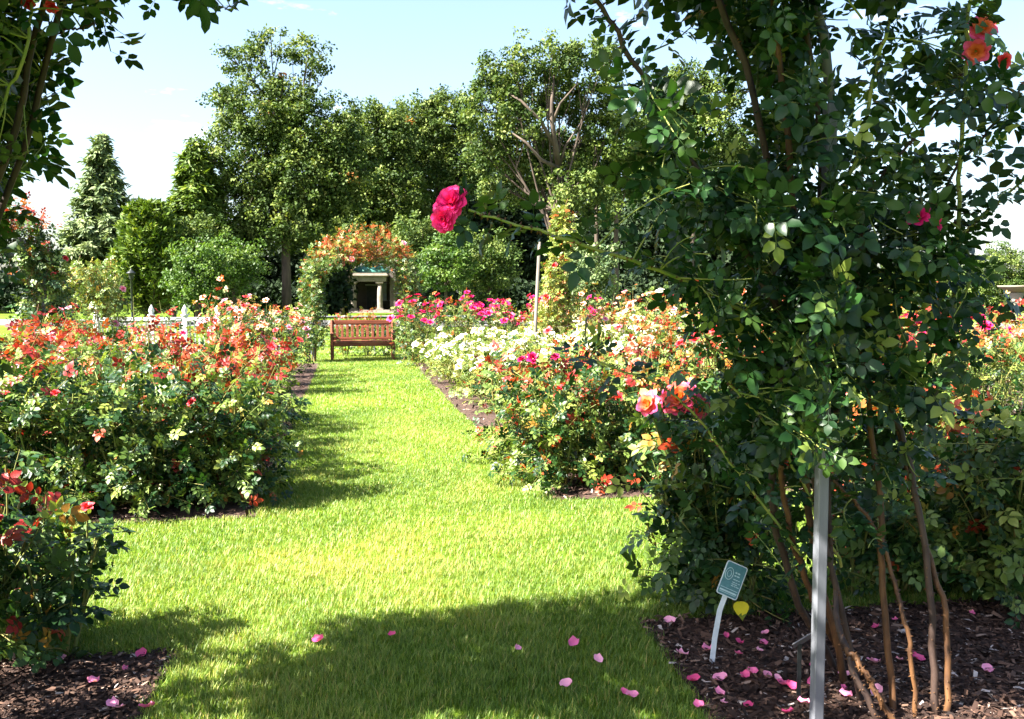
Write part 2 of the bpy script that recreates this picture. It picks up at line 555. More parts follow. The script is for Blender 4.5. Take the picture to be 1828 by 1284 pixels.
def make_bush(x, y, h, rad, seed, shoots=34, nleaf=11, leaf=.15, style=None, blooms=(), bloom_r=.05, nobj=0, lod='mid', low=0,
              label='', group=None, bloom_lod='mid', zlow=.08, cat='rose bush', spiky=.25, leafless=.0, name='rose_bush', mat_stem=None):
    """blooms: list of (colour, count)"""
    P = Plant((x, y), seed)
    r = P.rng
    style = style or tint_style()
    tips = []
    base = P.base
    ncane = 7
    canes = []
    for i in range(ncane):
        a = 2 * math.pi * i / ncane + r.uniform(-.3, .3)
        q = base + np.array([math.cos(a) * rad * .6, math.sin(a) * rad * .6, h * r.uniform(.55, .8)])
        c = P.curve(base + np.array([math.cos(a) * .06, math.sin(a) * .06, 0]), q, .12)
        P.stems.append((c, .009, .006)); canes.append(c)
    for i in range(shoots):
        c = canes[i % ncane]
        u = r.random() ** .5
        p0 = c[int(r.integers(1, len(c)))]
        a = r.uniform(0, 6.283)
        if i % 3:                                     # upright shoots make the top
            rr = rad * math.sqrt(r.random())
            z = h * (1 - .22 * (rr / rad) ** 2) * (r.uniform(1 - spiky, 1.04) + (.14 if r.random() < .08 else 0))
            tip = base + np.array([math.cos(a) * rr, math.sin(a) * rr, z])
        else:                                         # side shoots fill the flank
            z = h * r.uniform(zlow, .75)
            tip = base + np.array([math.cos(a) * rad * r.uniform(.8, 1.05), math.sin(a) * rad * r.uniform(.8, 1.05), z])
            p0 = base + (p0 - base) * np.array([1, 1, min(1, z / h * 1.1)])
        pts = P.curve(p0, tip, .15, arch=(0, 0, .08))
        P.stems.append((pts, .0045, .0022))
        outv = nrm(np.array([math.cos(a), math.sin(a), .25]))
        P.leaves_along(pts, nleaf, leaf, .12, .98, style, out=outv)
        tips.append((tip, pts[-1] - pts[-2], i % 3))
    for i in range(low):                              # leafy skirt down to the mulch
        a = r.uniform(0, 6.283)
        z = h * (.02 + .5 * r.random() ** 1.3)
        rr = rad * r.uniform(.75, 1.12)
        tip = base + np.array([math.cos(a) * rr, math.sin(a) * rr, z])
        p0 = base + np.array([math.cos(a) * rad * .25, math.sin(a) * rad * .25, z * .8 + .04])
        pts = P.curve(p0, tip, .2, arch=(0, 0, .1)); pts[:, 2] = np.maximum(pts[:, 2], .03)
        P.stems.append((pts, .004, .002))
        P.leaves_along(pts, nleaf, leaf * .9, .0, 1.0, style, out=nrm(np.array([math.cos(a), math.sin(a), .3])))
    up_tips = [t for t in tips if t[2]]
    r.shuffle(up_tips)
    k = 0
    for colr, cnt in blooms:
        for j in range(cnt):
            t = up_tips[k % len(up_tips)]; k += 1
            jit = r.normal(size=3) * (.03 if k > len(up_tips) else .0)
            P.blooms.append((t[0] + jit + np.array([0, 0, .01]), nrm(np.array(nrm(t[1])) * .6 + np.array([-.15, -.45, .7]) + r.normal(size=3) * .3), bloom_r * r.uniform(.75, 1.2), colr))
    return P.finish(name, label, cat, group, nobj, lod, 4 if lod != 'low' else 3, mat_stem, bloom_lod)

# ------------------------------------------------------------------ the setting: ground, beds, path
def poly_obj(name, pts, z, mat, kind='structure', parent=None):
    me = bpy.data.meshes.new(name)
    me.from_pydata([(p[0], p[1], z) for p in pts], [], [tuple(range(len(pts)))])
    me.materials.append(mat); me.update()
    if me.polygons[0].normal.z < 0: me.flip_normals()
    o = link(name, me, parent)
    tag(o, kind=kind)
    return o

def ground_mat():
    m, nt, b = new_mat('lawn_ground')
    t = nt.nodes.new('ShaderNodeTexCoord')
    n = nt.nodes.new('ShaderNodeTexNoise'); n.inputs['Scale'].default_value = 22; n.inputs['Detail'].default_value = 9
    n.inputs['Roughness'].default_value = .75
    n2 = nt.nodes.new('ShaderNodeTexNoise'); n2.inputs['Scale'].default_value = .7; n2.inputs['Detail'].default_value = 4
    for q in (n, n2): nt.links.new(t.outputs['Object'], q.inputs['Vector'])
    a = nt.nodes.new('ShaderNodeMath'); a.operation = 'MULTIPLY_ADD'; a.inputs[1].default_value = .5
    nt.links.new(n2.outputs['Fac'], a.inputs[0]); nt.links.new(n.outputs['Fac'], a.inputs[2])
    c = ramp(nt, [(.45, (.012, .030, .003)), (.75, (.075, .13, .008)), (1.0, (.17, .21, .018))], a.outputs[0])
    nt.links.new(c, b.inputs['Base Color']); b.inputs['Roughness'].default_value = .9
    b.inputs['Specular IOR Level'].default_value = .1
    bp = nt.nodes.new('ShaderNodeBump'); bp.inputs['Strength'].default_value = .6; bp.inputs['Distance'].default_value = .03
    nt.links.new(n.outputs['Fac'], bp.inputs['Height']); nt.links.new(bp.outputs['Normal'], b.inputs['Normal'])
    return m
M_GROUND = ground_mat()
M_MULCH = plain('mulch', (.018, .010, .008), (.08, .045, .032), scale=30, rough=.95, bump=.8, detail=8)
M_CHIP = tint_mat('bark_chip', [(0, (.010, .006, .005)), (.4, (.045, .024, .017)), (.75, (.14, .08, .055)), (.92, (.26, .18, .14)), (1, (.40, .34, .31))], rough=.85, spec=.2)
M_ASPH = plain('asphalt', (.09, .09, .095), (.16, .155, .15), scale=40, rough=.9, bump=.1)

gs = 600
poly_obj('ground', [(-gs, -60), (gs, -60), (gs, 900), (-gs, 900)], 0.0, M_GROUND)

BEDS = [
    [(-1.50, 4.16), (-0.95, 0.6), (-6.0, 0.6), (-6.0, 3.4)],
    [(0.62, 4.55), (1.10, 0.6), (6.5, 0.6), (6.5, 5.55)],
    [(-1.86, 6.72), (-2.97, 13.2), (-12.0, 11.7), (-12.0, 5.0)],
    [(-3.20, 14.6), (-4.45, 21.9), (-12.5, 20.6), (-12.5, 13.1)],
    [(0.34, 7.28), (-0.04, 9.1), (7.5, 10.3), (7.5, 8.45)],
    [(-0.44, 11.3), (-2.30, 22.0), (9.5, 24.0), (9.5, 13.0)],
]
def noisy(poly, seed):
    r = random.Random(seed); out = []
    for i in range(len(poly)):
        a, b = np.array(poly[i]), np.array(poly[(i + 1) % len(poly)])
        n = max(2, int(np.linalg.norm(b - a) / .12))
        w = 0
        for k in range(n):
            w = w * .7 + r.uniform(-.018, .018)
            out.append(a + (b - a) * k / n + w)
    return out
for i, bd in enumerate(BEDS):
    poly_obj('mulch_bed', noisy(bd, i), 0.006, M_MULCH)

def in_poly(P, poly):
    x, y = P[:, 0], P[:, 1]
    ins = np.zeros(len(P), bool)
    n = len(poly)
    for i in range(n):
        x1, y1 = poly[i]; x2, y2 = poly[(i + 1) % n]
        c = ((y1 > y) != (y2 > y)) & (x < (x2 - x1) * (y - y1) / (y2 - y1 + 1e-12) + x1)
        ins ^= c
    return ins

# grass blades ------------------------------------------------------
def make_grass():
    zones = [(3.0, 4.4, 24000, 3, .044, .0027), (4.4, 5.6, 20000, 3, .040, .0030), (5.6, 8.5, 12000, 3, .036, .0036), (8.5, 13.0, 6500, 1, .036, .006), (13, 24.5, 2200, 1, .038, .011), (24.5, 45, 130, 1, .06, .05)]
    VV, FF, TT, off = [], [], [], 0
    for y0, y1, dens, seg, hh, ww in zones:
        if y0 < 8:
            xa, xb = -.56 * y1 - .2, .56 * y1 + .2
        else:
            xa, xb = -.45 * y1, .45 * y1
            if y0 < 24: xa, xb = -5.2, 3.5
        n = int((y1 - y0) * (xb - xa) * dens)
        P = np.stack([RNG.uniform(xa, xb, n), RNG.uniform(y0, y1, n)], 1)
        keep = (np.abs(P[:, 0]) < .56 * P[:, 1] + .15)
        for bd in BEDS: keep &= ~in_poly(P + RNG.normal(size=P.shape) * .022, bd)
        P = P[keep]; n = len(P)
        patch = np.sin(P[:, 0] * 3.1 + 1.7 * np.sin(P[:, 1] * 1.3)) * np.sin(P[:, 1] * 2.3 + P[:, 0]) * .5 + .5
        fine = np.sin(P[:, 0] * 17 + 3 * np.sin(P[:, 1] * 11)) * np.sin(P[:, 1] * 19 + 2 * np.sin(P[:, 0] * 9)) * .5 + .5
        th = RNG.random(n) < (.45 + .55 * fine)
        P, patch, fine = P[th], patch[th], fine[th]; n = len(P)
        h = hh * RNG.uniform(.45, 1.25, n) * (.75 + .4 * fine)
        a = RNG.uniform(0, 6.283, n); lean = RNG.uniform(.15, 1.0, n) * h
        d = np.stack([np.cos(a), np.sin(a), np.zeros(n)], 1)
        sd = np.stack([-np.sin(a), np.cos(a), np.zeros(n)], 1) * (ww / 2 * RNG.uniform(.7, 1.3, n))[:, None]
        B = np.concatenate([P, np.zeros((n, 1))], 1)
        z = np.array([0, 0, 1.0])
        tip = B + d * lean[:, None] + z * (h * .9)[:, None]
        big = np.sin(P[:, 0] * .9 + 2.0 * np.sin(P[:, 1] * .45 + 1.0)) * np.sin(P[:, 1] * 1.1 + 1.3 * np.sin(P[:, 0] * 1.7)) * .5 + .5
        worn = np.exp(-((P[:, 0] + .75) ** 2 / .10 + (P[:, 1] - 6.1) ** 2 / .5)) + np.exp(-((P[:, 0] - .1) ** 2 / .3 + (P[:, 1] - 6.6) ** 2 / .12)) + .7 * np.exp(-((P[:, 0] + 1.5) ** 2 / .2 + (P[:, 1] - 5.6) ** 2 / .1)) + .8 * np.exp(-((P[:, 0] + .2) ** 2 / .08 + (P[:, 1] - 8.2) ** 2 / .9))
        worn = np.clip(worn * (.5 + fine * .8), 0, 1)
        ti = np.clip(RNG.normal(.42, .19, n) + .20 * (patch - .5) + .22 * (big - .5) + .12 * fine + .18 * worn, 0, .93)
        h = h * (1 - .35 * worn)
        dry = RNG.random(n) < .05 + .06 * (patch > .75) + .30 * worn * big
        ti[dry] = RNG.uniform(.93, 1.0, dry.sum())
        if seg == 3:
            mid = B + d * (lean * .35)[:, None] + z * (h * .55)[:, None]
            v = np.stack([B - sd, B + sd, mid - sd * .8, mid + sd * .8, tip], 1).reshape(-1, 3)
            k = (np.arange(n) * 5)[:, None, None]
            f = (np.array([[0, 1, 3], [0, 3, 2], [2, 3, 4]])[None] + k).reshape(-1, 3)
            t = np.repeat(ti, 3)
        else:
            v = np.stack([B - sd, B + sd, tip], 1).reshape(-1, 3)
            f = (np.array([[0, 1, 2]])[None] + (np.arange(n) * 3)[:, None, None]).reshape(-1, 3)
            t = ti
        VV.append(v); FF.append(f + off); TT.append(t); off += len(v)
    o = link('grass', mesh_arrays('grass', np.concatenate(VV), np.concatenate(FF), np.concatenate(TT), [M_GRASS]))
    tag(o, 'short mown green grass covering the path between the rose beds', 'grass', kind='stuff')
make_grass()

# bark chips --------------------------------------------------------
def make_chips():
    VV, FF, TT, off = [], [], [], 0
    base = np.array([[-.6, -.16, 0], [.55, -.2, .05], [.62, .14, .0], [-.46, .18, .08], [0.02, 0, .14]])
    fc = np.array([[0, 1, 4], [1, 2, 4], [2, 3, 4], [3, 0, 4]])
    jobs = [(0, (-2.9, -1.0, 3.0, 4.3), 16000), (1, (.6, 3.2, 3.0, 5.2), 36000), (2, (-4.5, -1.8, 6.3, 13.2), 6000), (3, (-5.2, -3.1, 14, 21), 1500),
            (4, (-.1, 3.5, 7.2, 9.6), 6000), (5, (-2.4, .8, 11.2, 22), 6000)]
    for bi, (x0, x1, y0, y1), n in jobs:
        P = np.stack([RNG.uniform(x0, x1, n), RNG.uniform(y0, y1, n)], 1)
        P = P[in_poly(P, BEDS[bi])]; n = len(P)
        d = RNG.normal(size=(n, 3)); d[:, 2] *= .25
        up = RNG.normal(size=(n, 3)) * .35 + np.array([0, 0, 1])
        R = frames(d, up)
        R = R * RNG.uniform(.6, 1.5, (n, 1, 1))
        s = .010 + .032 * RNG.random(n) ** 2.2 * (1.0 if y0 < 6 else 1.5)
        org = np.concatenate([P, (.008 + RNG.random((n, 1)) ** 2 * .022)], 1)
        v, f = place(base, fc, org, R, s)
        VV.append(v); FF.append(f + off); off += len(v)
        TT.append(np.repeat(np.clip(RNG.gamma(2.2, .17, n), 0, 1), 4))
    o = link('bark_chips', mesh_arrays('bark_chips', np.concatenate(VV), np.concatenate(FF), np.concatenate(TT), [M_CHIP]))
    tag(o, 'brown shredded bark mulch chips lying in the rose beds', 'mulch', kind='stuff')
make_chips()

# grey drive far behind the bench
poly_obj('path', [(-60, 52), (60, 40), (60, 49), (-60, 64)], 0.008, M_ASPH)

# ------------------------------------------------------------------ background trees
QV = np.array([[0, 0, 0], [.5, .34, .06], [1, 0, -.08], [.5, -.34, .06]])
QF = np.array([[0, 2, 1], [0, 3, 2]])
def clump_leaves(centres, radii, per, size, rng, outc=None, tint_fn=None, flat=.7):
    n = len(centres)
    C = np.repeat(centres, per, 0); Rr = np.repeat(radii, per)
    d = nrm(rng.normal(size=(n * per, 3)))
    org = C + d * (Rr * rng.uniform(.35, 1.0, n * per))[:, None] * np.array([1, 1, flat])
    x = nrm(rng.normal(size=(n * per, 3)) + d * .4)
    up = nrm(d * .7 + np.array([-.1, -.1, .75]) + rng.normal(size=(n * per, 3)) * .45)
    R = frames(x, up)
    s = size * rng.uniform(.6, 1.3, n * per)
    v, f = place(QV, QF, org, R, s)
    base = np.repeat(rng.uniform(.1, .75, n), per)
    t = np.clip(base + rng.normal(size=n * per) * .10, 0, .9)
    return v, f, t

def make_tree(px_base, D, lobes, label, seed, mat, leaf=.22, clump_r=.58, per=42, dens=1.0, trunk_r=.3, trunk_px=None, limbs=(), name='tree',
              group=None, orange=0.0, sparse=(), cat='tree', trunk_top=None, dy=.75):
    """lobes: (cx,cy,rx,ry[,depth offset]) silhouettes turned into ellipsoids with real depth"""
    rng = np.random.default_rng(seed)
    g = V(px_base, 525, D); base = np.array([g[0], D, 0.0])
    root = thing(name, base, label, cat, group)
    s = D / F_PX
    cent, rad = [], []
    anchors = []
    for i, lb in enumerate(lobes):
        cx, cy, rx, ry = lb[:4]; do = lb[4] if len(lb) > 4 else 0
        c = V(cx, cy, D + do)
        R3 = np.array([rx * s, rx * s * dy, ry * s])
        area = R3[0] * R3[2]
        n = int(dens * area * 30 * (.45 if i in sparse else 1))
        d = nrm(rng.normal(size=(n, 3)))
        q = c + d * R3 * (rng.uniform(.25, 1.0, n) ** .45)[:, None]
        q += rng.normal(size=(n, 3)) * .25
        q = q[q[:, 2] > .35]
        cent.append(q); rad.append(np.full(len(q), clump_r) * rng.uniform(.6, 1.25, len(q)))
        anchors.append((c, R3, q))
    cent = np.concatenate(cent); rad = np.concatenate(rad)
    v, f, t = clump_leaves(cent, rad, per, leaf, rng)
    if orange:
        k = rng.random(len(cent)) < orange
        t = t.copy(); kk = np.repeat(k, per); t[kk] = rng.uniform(.9, 1.0, kk.sum())
    co = link('crown', mesh_arrays('crown', v - base, f, np.repeat(t, len(QF)), [mat]), root)
    co['kind'] = 'stuff'
    # trunk and limbs
    topz = trunk_top if trunk_top else max(a[0][2] for a in anchors) * .8
    top = np.array([np.mean([a[0][0] for a in anchors]), D, topz])
    if trunk_px: top = V(trunk_px[0], trunk_px[1], D)
    k = 8
    tt = np.linspace(0, 1, k)[:, None]
    mid = (base + top) / 2 + np.array([rng.uniform(-.3, .3), 0, 0])
    tp = (1 - tt) ** 2 * base + 2 * tt * (1 - tt) * mid + tt * tt * top
    mb = MB(); mb.tube(tp - base, list(np.linspace(trunk_r, trunk_r * .35, k)), 9); mb.build('trunk', M_BARK, root, smooth=True)
    lines = []
    for c, R3, q in anchors:
        i = int(rng.integers(3, k - 1))
        st = tp[i]
        e = c + rng.normal(size=3) * .3
        m = (st + e) / 2 + np.array([0, 0, -.1 * np.linalg.norm(e - st)])
        pts = (1 - tt) ** 2 * st + 2 * tt * (1 - tt) * m + tt * tt * e
        lines.append((pts - base, trunk_r * .30, trunk_r * .10))
        sel = q[rng.choice(len(q), min(len(q), 7), replace=False)] if len(q) else []
        for p in sel:
            pp = np.linspace(0, 1, 4)[:, None]
            st2 = pts[int(rng.integers(3, 8))]
            m2 = (st2 + p) / 2 + rng.normal(size=3) * .2
            lines.append(((1 - pp) ** 2 * st2 + 2 * pp * (1 - pp) * m2 + pp * pp * p - base, trunk_r * .13, .015))
    v, f = tubes_arrays(lines, 5)
    link('branches', mesh_arrays('branches', v, f, None, [M_BARK], smooth=True), root)
    for pl in limbs:                                   # limbs seen in the photo, [(px,py,depth offset)...], r0, r1
        pts, r0, r1 = pl
        w = np.array([V(a, b, D + c) for a, b, c in pts]) - base
        mb = MB(); mb.tube(w, list(np.linspace(r0, r1, len(w))), 8); mb.build('limb', M_BARK, root, smooth=True)
    return root

TG = 'trees behind the rose garden'
make_tree(512, 62, [(430, 105, 42, 38), (490, 85, 45, 32), (550, 110, 42, 35), (400, 178, 32, 24), (470, 200, 92, 62), (555, 235, 80, 70), (440, 290, 80, 72), (540, 320, 95, 75), (420, 380, 80, 60),
                    (520, 395, 95, 55), (610, 300, 55, 90), (400, 440, 62, 38)],
          'tallest broad leafy tree with a ragged sparse top, left of the middle', 21, M_TREE, leaf=.22, trunk_r=.34, orange=.003, sparse=(0, 1, 2, 3), dens=1.05, trunk_px=(500, 130), group=TG)
make_tree(612, 72, [(655, 240, 55, 60), (690, 250, 60, 62), (640, 330, 60, 60), (700, 340, 62, 60), (660, 410, 70, 45), (610, 430, 60, 35)],
          'rounded green tree between the tallest tree and the gap in the wood', 22, M_TREE, leaf=.22, dens=1.05, trunk_r=.3, orange=.003, group=TG)
make_tree(770, 76, [(750, 230, 52, 62), (800, 215, 52, 58), (770, 320, 65, 70), (830, 290, 50, 70), (780, 410, 70, 45)],
          'deep green tree left of the spreading oak', 23, M_TREE, leaf=.23, dens=1.0, trunk_r=.3, group=TG)
make_tree(992, 56, [(905, 130, 55, 42), (985, 105, 52, 36), (1060, 115, 55, 38), (875, 195, 55, 48), (945, 170, 58, 45, 2.5), (1050, 185, 65, 45, 2.5), (880, 275, 50, 42, 1), (1085, 240, 50, 45, 1),
                    (1035, 315, 45, 38, 1), (1060, 370, 42, 30), (930, 250, 55, 42, 3), (1020, 335, 38, 30, -1), (955, 310, 50, 38, 1.5), (1000, 175, 45, 35, 2), (935, 215, 35, 26, -1), (1030, 260, 42, 30, 2.5), (900, 340, 45, 30, 3)],
          'tall spreading oak with a bare forked trunk showing through its crown', 24, M_TREE, leaf=.21, clump_r=.52, dens=.95, trunk_r=.30, trunk_px=(998, 300), group=TG,
          limbs=[([(998, 300, 0), (990, 250, -.8), (985, 215, -1.2), (985, 180, -1), (990, 130, 0)], .19, .06),
                 ([(990, 262, -.6), (965, 215, -1.5), (930, 180, -1.6), (905, 165, -1)], .12, .04),
                 ([(996, 300, -.4), (965, 285, -1.8), (940, 255, -2), (915, 238, -1.6)], .12, .04),
                 ([(988, 215, -1.1), (1000, 185, -1.3), (1030, 150, -.8)], .09, .03),
                 ([(998, 300, 0), (1010, 260, -.5), (1040, 215, 0)], .10, .03)])
make_tree(1225, 64, [(1215, 165, 55, 45), (1275, 175, 52, 48), (1180, 225, 60, 50), (1260, 255, 70, 60), (1320, 280, 30, 60), (1190, 300, 60, 50), (1270, 350, 60, 45)],
          'dense tree rising behind the arching rose cane', 25, M_TREE, leaf=.22, dens=1.0, trunk_r=.28, group=TG)
make_tree(1100, 60, [(1120, 250, 45, 40), (1110, 310, 50, 38), (1075, 330, 30, 30)],
          'slim tree with a bare grey trunk to the right of the oak', 26, M_TREE, leaf=.21, dens=1.0, trunk_r=.22, trunk_px=(1102, 280), group=TG)
make_tree(1068, 68, [(1060, 280, 45, 40), (1150, 310, 50, 40)],
          'slim shaded tree just behind the bare grey trunk', 27, M_TREE, leaf=.21, dens=1.0, trunk_r=.2, trunk_px=(1068, 250), group=TG)
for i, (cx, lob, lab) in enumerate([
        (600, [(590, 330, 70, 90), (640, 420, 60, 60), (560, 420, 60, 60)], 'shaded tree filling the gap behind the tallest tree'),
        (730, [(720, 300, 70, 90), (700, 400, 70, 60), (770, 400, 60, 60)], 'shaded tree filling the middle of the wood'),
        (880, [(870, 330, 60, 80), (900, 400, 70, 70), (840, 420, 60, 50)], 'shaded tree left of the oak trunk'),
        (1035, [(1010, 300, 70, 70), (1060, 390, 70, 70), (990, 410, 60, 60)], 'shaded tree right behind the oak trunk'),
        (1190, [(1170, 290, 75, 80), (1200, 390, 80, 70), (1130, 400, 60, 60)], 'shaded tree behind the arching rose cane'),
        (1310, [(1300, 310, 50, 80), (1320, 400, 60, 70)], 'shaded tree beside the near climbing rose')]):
    make_tree(cx, 92 + i % 2 * 4, lob, lab, 90 + i, M_TREE_SHADE, leaf=.36, clump_r=.8, per=26, dens=.55, trunk_r=.25, group=TG)
DG = 'dark wood behind the trees'  # backing plants coloured dark to stand for the shade under the trees
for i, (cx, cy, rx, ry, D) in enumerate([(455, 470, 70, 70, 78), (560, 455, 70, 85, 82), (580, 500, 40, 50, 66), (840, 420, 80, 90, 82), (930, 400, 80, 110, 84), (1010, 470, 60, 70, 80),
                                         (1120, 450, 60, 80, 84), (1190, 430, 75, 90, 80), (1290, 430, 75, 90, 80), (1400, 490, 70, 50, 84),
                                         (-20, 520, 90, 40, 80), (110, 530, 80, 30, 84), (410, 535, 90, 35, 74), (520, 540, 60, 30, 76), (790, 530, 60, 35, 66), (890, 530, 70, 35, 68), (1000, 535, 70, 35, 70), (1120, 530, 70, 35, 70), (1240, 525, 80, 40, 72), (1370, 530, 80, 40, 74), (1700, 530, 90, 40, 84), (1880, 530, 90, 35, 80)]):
    lab = ['low shade-darkened tree left of the tallest tree trunk', 'shade-darkened tree behind the tallest tree trunk', 'dark evergreen seen through the left side of the far arch', 'shade-darkened tree right of the deep green tree',
           'large shade-darkened tree left of the oak trunk', 'shade-darkened tree behind the yellow-green climbing rose', 'shade-darkened tree behind the slim bare trunks', 'shade-darkened tree right of the slim bare trunks',
           'shade-darkened tree behind the lowest arching cane', 'low shade-darkened tree behind the climbing rose pillar',
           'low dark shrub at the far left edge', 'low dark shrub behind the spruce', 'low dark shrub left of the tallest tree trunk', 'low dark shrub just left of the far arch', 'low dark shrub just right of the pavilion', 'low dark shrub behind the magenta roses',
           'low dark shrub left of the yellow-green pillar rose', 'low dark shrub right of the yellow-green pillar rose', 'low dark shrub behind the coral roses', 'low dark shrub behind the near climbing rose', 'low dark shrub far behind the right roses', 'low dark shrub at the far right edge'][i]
    make_tree(cx, D, [(cx, cy, rx, ry), (cx + rx * .3, cy + ry * .5, rx * .8, ry * .6)], lab, 40 + i, M_DARK, leaf=.42, clump_r=.8, per=22, dens=.75, trunk_r=.2, group=DG, name='backing_tree')
SG = 'leafy shrubs at the foot of the wood'
for i, (cx, cy, rx, ry, D, mt, lab) in enumerate([
        (355, 480, 48, 50, 46, M_LIGHTTREE, 'bright green bushy tree left of the tallest tree'),
        (420, 470, 50, 40, 48, M_LIGHTTREE, 'bright green bushy tree below the tallest tree crown'),
        (352, 415, 38, 30, 52, M_TREE, 'olive bushy tree above the bright green one'),
        (745, 425, 45, 38, 50, M_TREE, 'leafy shrub behind the right shoulder of the far arch'),
        (800, 465, 48, 42, 46, M_LIGHTTREE, 'feathery green shrub behind the magenta roses'),
        (875, 465, 48, 48, 48, M_TREE, 'rounded shrub left of the yellow-green climbing rose'),
        (1060, 480, 38, 40, 44, M_CONIF, 'grey-green feathery shrub right of the yellow-green climbing rose'),
        (1790, 480, 60, 42, 70, M_TREE, 'far leafy tree at the right edge'),
        (1640, 500, 90, 40, 76, M_TREE, 'far leafy tree seen through the pillar of climbing rose')]):
    make_tree(cx, D, [(cx, cy, rx, ry), (cx - rx * .2, cy + ry * .6, rx * .9, ry * .7)], lab, 60 + i, mt, leaf=.15, clump_r=.40, per=44, dens=1.9, trunk_r=.12, group=SG, name='bushy_tree')

# conifers: trunk with whorls of drooping boughs, needle sprays on the boughs
def conifer(px, D, top_py, bot_py, halfw_px, label, seed, mat, droop=.35, nb=260, spray=.42, upright=False, ragged=.25, power=.85, group='conifers at the left'):
    rng = np.random.default_rng(seed)
    base = np.array([V(px, 525, D)[0], D, 0.0])
    H = V(px, top_py, D)[2]; zb = max(.3, V(px, bot_py, D)[2])
    R = halfw_px * D / F_PX
    root = thing('conifer_tree', base, label, 'conifer', group)
    mb = MB(); mb.tube([(0, 0, 0), (0.05, 0, H * .5), (0, 0, H * .985)], [H * .018 + .05, H * .011 + .02, .02], 8); mb.build('trunk', M_BARK, root, smooth=True)
    lines, O, Dd, U, S, T = [], [], [], [], [], []
    for i in range(nb):
        u = rng.random() ** 1.15
        z = zb + (H - zb) * u
        L = R * ((1 - u) ** power * .98 + .05) * rng.uniform(1 - ragged, 1.08)
        a = rng.uniform(0, 6.283)
        dirv = np.array([math.cos(a), math.sin(a), 0])
        t = np.linspace(0, 1, 6)[:, None]
        if upright: pz = L * (.9 * t + .3 * t * t)
        else: pz = L * (.18 * t - droop * t * t)
        pts = np.array([0, 0, z]) + dirv * L * t + np.array([0, 0, 1]) * pz
        lines.append((pts, .035, .008))
        m = max(4, int(L / spray * 9))
        tt = rng.uniform(.15, 1, m)
        c = np.array([0, 0, z]) + dirv * L * tt[:, None]
        c[:, 2] += (L * (.9 * tt + .3 * tt ** 2)) if upright else (L * (.18 * tt - droop * tt * tt))
        c[:, 2] = np.minimum(c[:, 2], H)
        side = np.array([-math.sin(a), math.cos(a), 0])
        sgn = rng.choice([-1, 1], m)[:, None]
        d = dirv * rng.uniform(.3, 1, (m, 1)) + side * sgn * rng.uniform(.2, 1, (m, 1)) + rng.normal(size=(m, 3)) * .15
        d[:, 2] += (.9 if upright else -.45) * rng.uniform(.4, 1, m)
        per = 3
        for q in range(per):
            O.append(c + rng.normal(size=(m, 3)) * spray * .22); Dd.append(nrm(d + rng.normal(size=(m, 3)) * .35))
            U.append(nrm(np.array([0, 0, .8]) + dirv * .6 + rng.normal(size=(m, 3)) * .4)); S.append(spray * rng.uniform(.6, 1.3, m))
            T.append(np.clip(rng.uniform(.1, .8) + rng.normal(size=m) * .15, 0, 1))
    sv = np.array([[0, 0, 0], [.5, .16, .03], [1, 0, -.1], [.5, -.16, .03]])
    v, f = place(sv, QF, np.concatenate(O), frames(np.concatenate(Dd), np.concatenate(U)), np.concatenate(S))
    co = link('crown', mesh_arrays('crown', v, f, np.repeat(np.concatenate(T), 2), [mat]), root); co['kind'] = 'stuff'
    v, f = tubes_arrays(lines, 4)
    link('boughs', mesh_arrays('boughs', v, f, None, [M_BARK]), root)
    return root
conifer(188, 56, 240, 540, 118, 'pointed grey-green spruce standing alone against the sky', 81, M_CONIF, droop=.28, nb=300, ragged=.38, power=1.0)
conifer(352, 60, 250, 520, 88, 'bright green drooping conifer beside the tallest tree', 82, M_CEDAR, droop=.55, nb=300, spray=.5, power=.7)
conifer(268, 50, 368, 570, 66, 'broad olive-green cedar in front of the spruce', 83, M_CEDAR, upright=True, nb=420, spray=.34, power=.55)
conifer(310, 53, 420, 560, 45, 'shorter dark cedar right of the broad olive-green cedar', 84, M_CONIF, upright=True, nb=260, spray=.34, power=.55)

# ------------------------------------------------------------------ pavilion far behind the bench
M_STONE = plain('pale_stone', (.15, .125, .10), (.23, .20, .165), scale=3, rough=.8, bump=.05)
M_STONE_D = plain('wall_plaster', (.07, .055, .05), (.11, .09, .08), scale=2, rough=.9, bump=.05)
M_COPPER = plain('copper_roof', (.035, .15, .12), (.07, .22, .18), scale=4, rough=.6, bump=.1, stretch=(6, 1, 1))
M_DOOR = plain('door_paint', (.02, .02, .03), (.05, .045, .05), scale=5, rough=.4)
M_GLASS = plain('window_glass', (.35, .45, .55), (.6, .7, .8), scale=2, rough=.1, bump=0, spec=.8)
M_WFRAME = plain('white_paint', (.42, .42, .42), (.55, .55, .54), scale=6, rough=.5, bump=.03)
M_WOODRED = plain('bench_wood', (.085, .020, .010), (.20, .060, .032), scale=9, rough=.5, bump=.15, stretch=(.25, 3, 3))
M_BLACK = plain('black_iron', (.012, .014, .014), (.03, .035, .035), scale=20, rough=.4, bump=.05)
M_GREYPOST = plain('grey_metal', (.09, .095, .11), (.15, .155, .175), scale=22, rough=.5, bump=.12, stretch=(1, 1, .15))
M_CLOTH = plain('dark_cloth', (.02, .02, .03), (.05, .05, .07), scale=9, rough=.8)

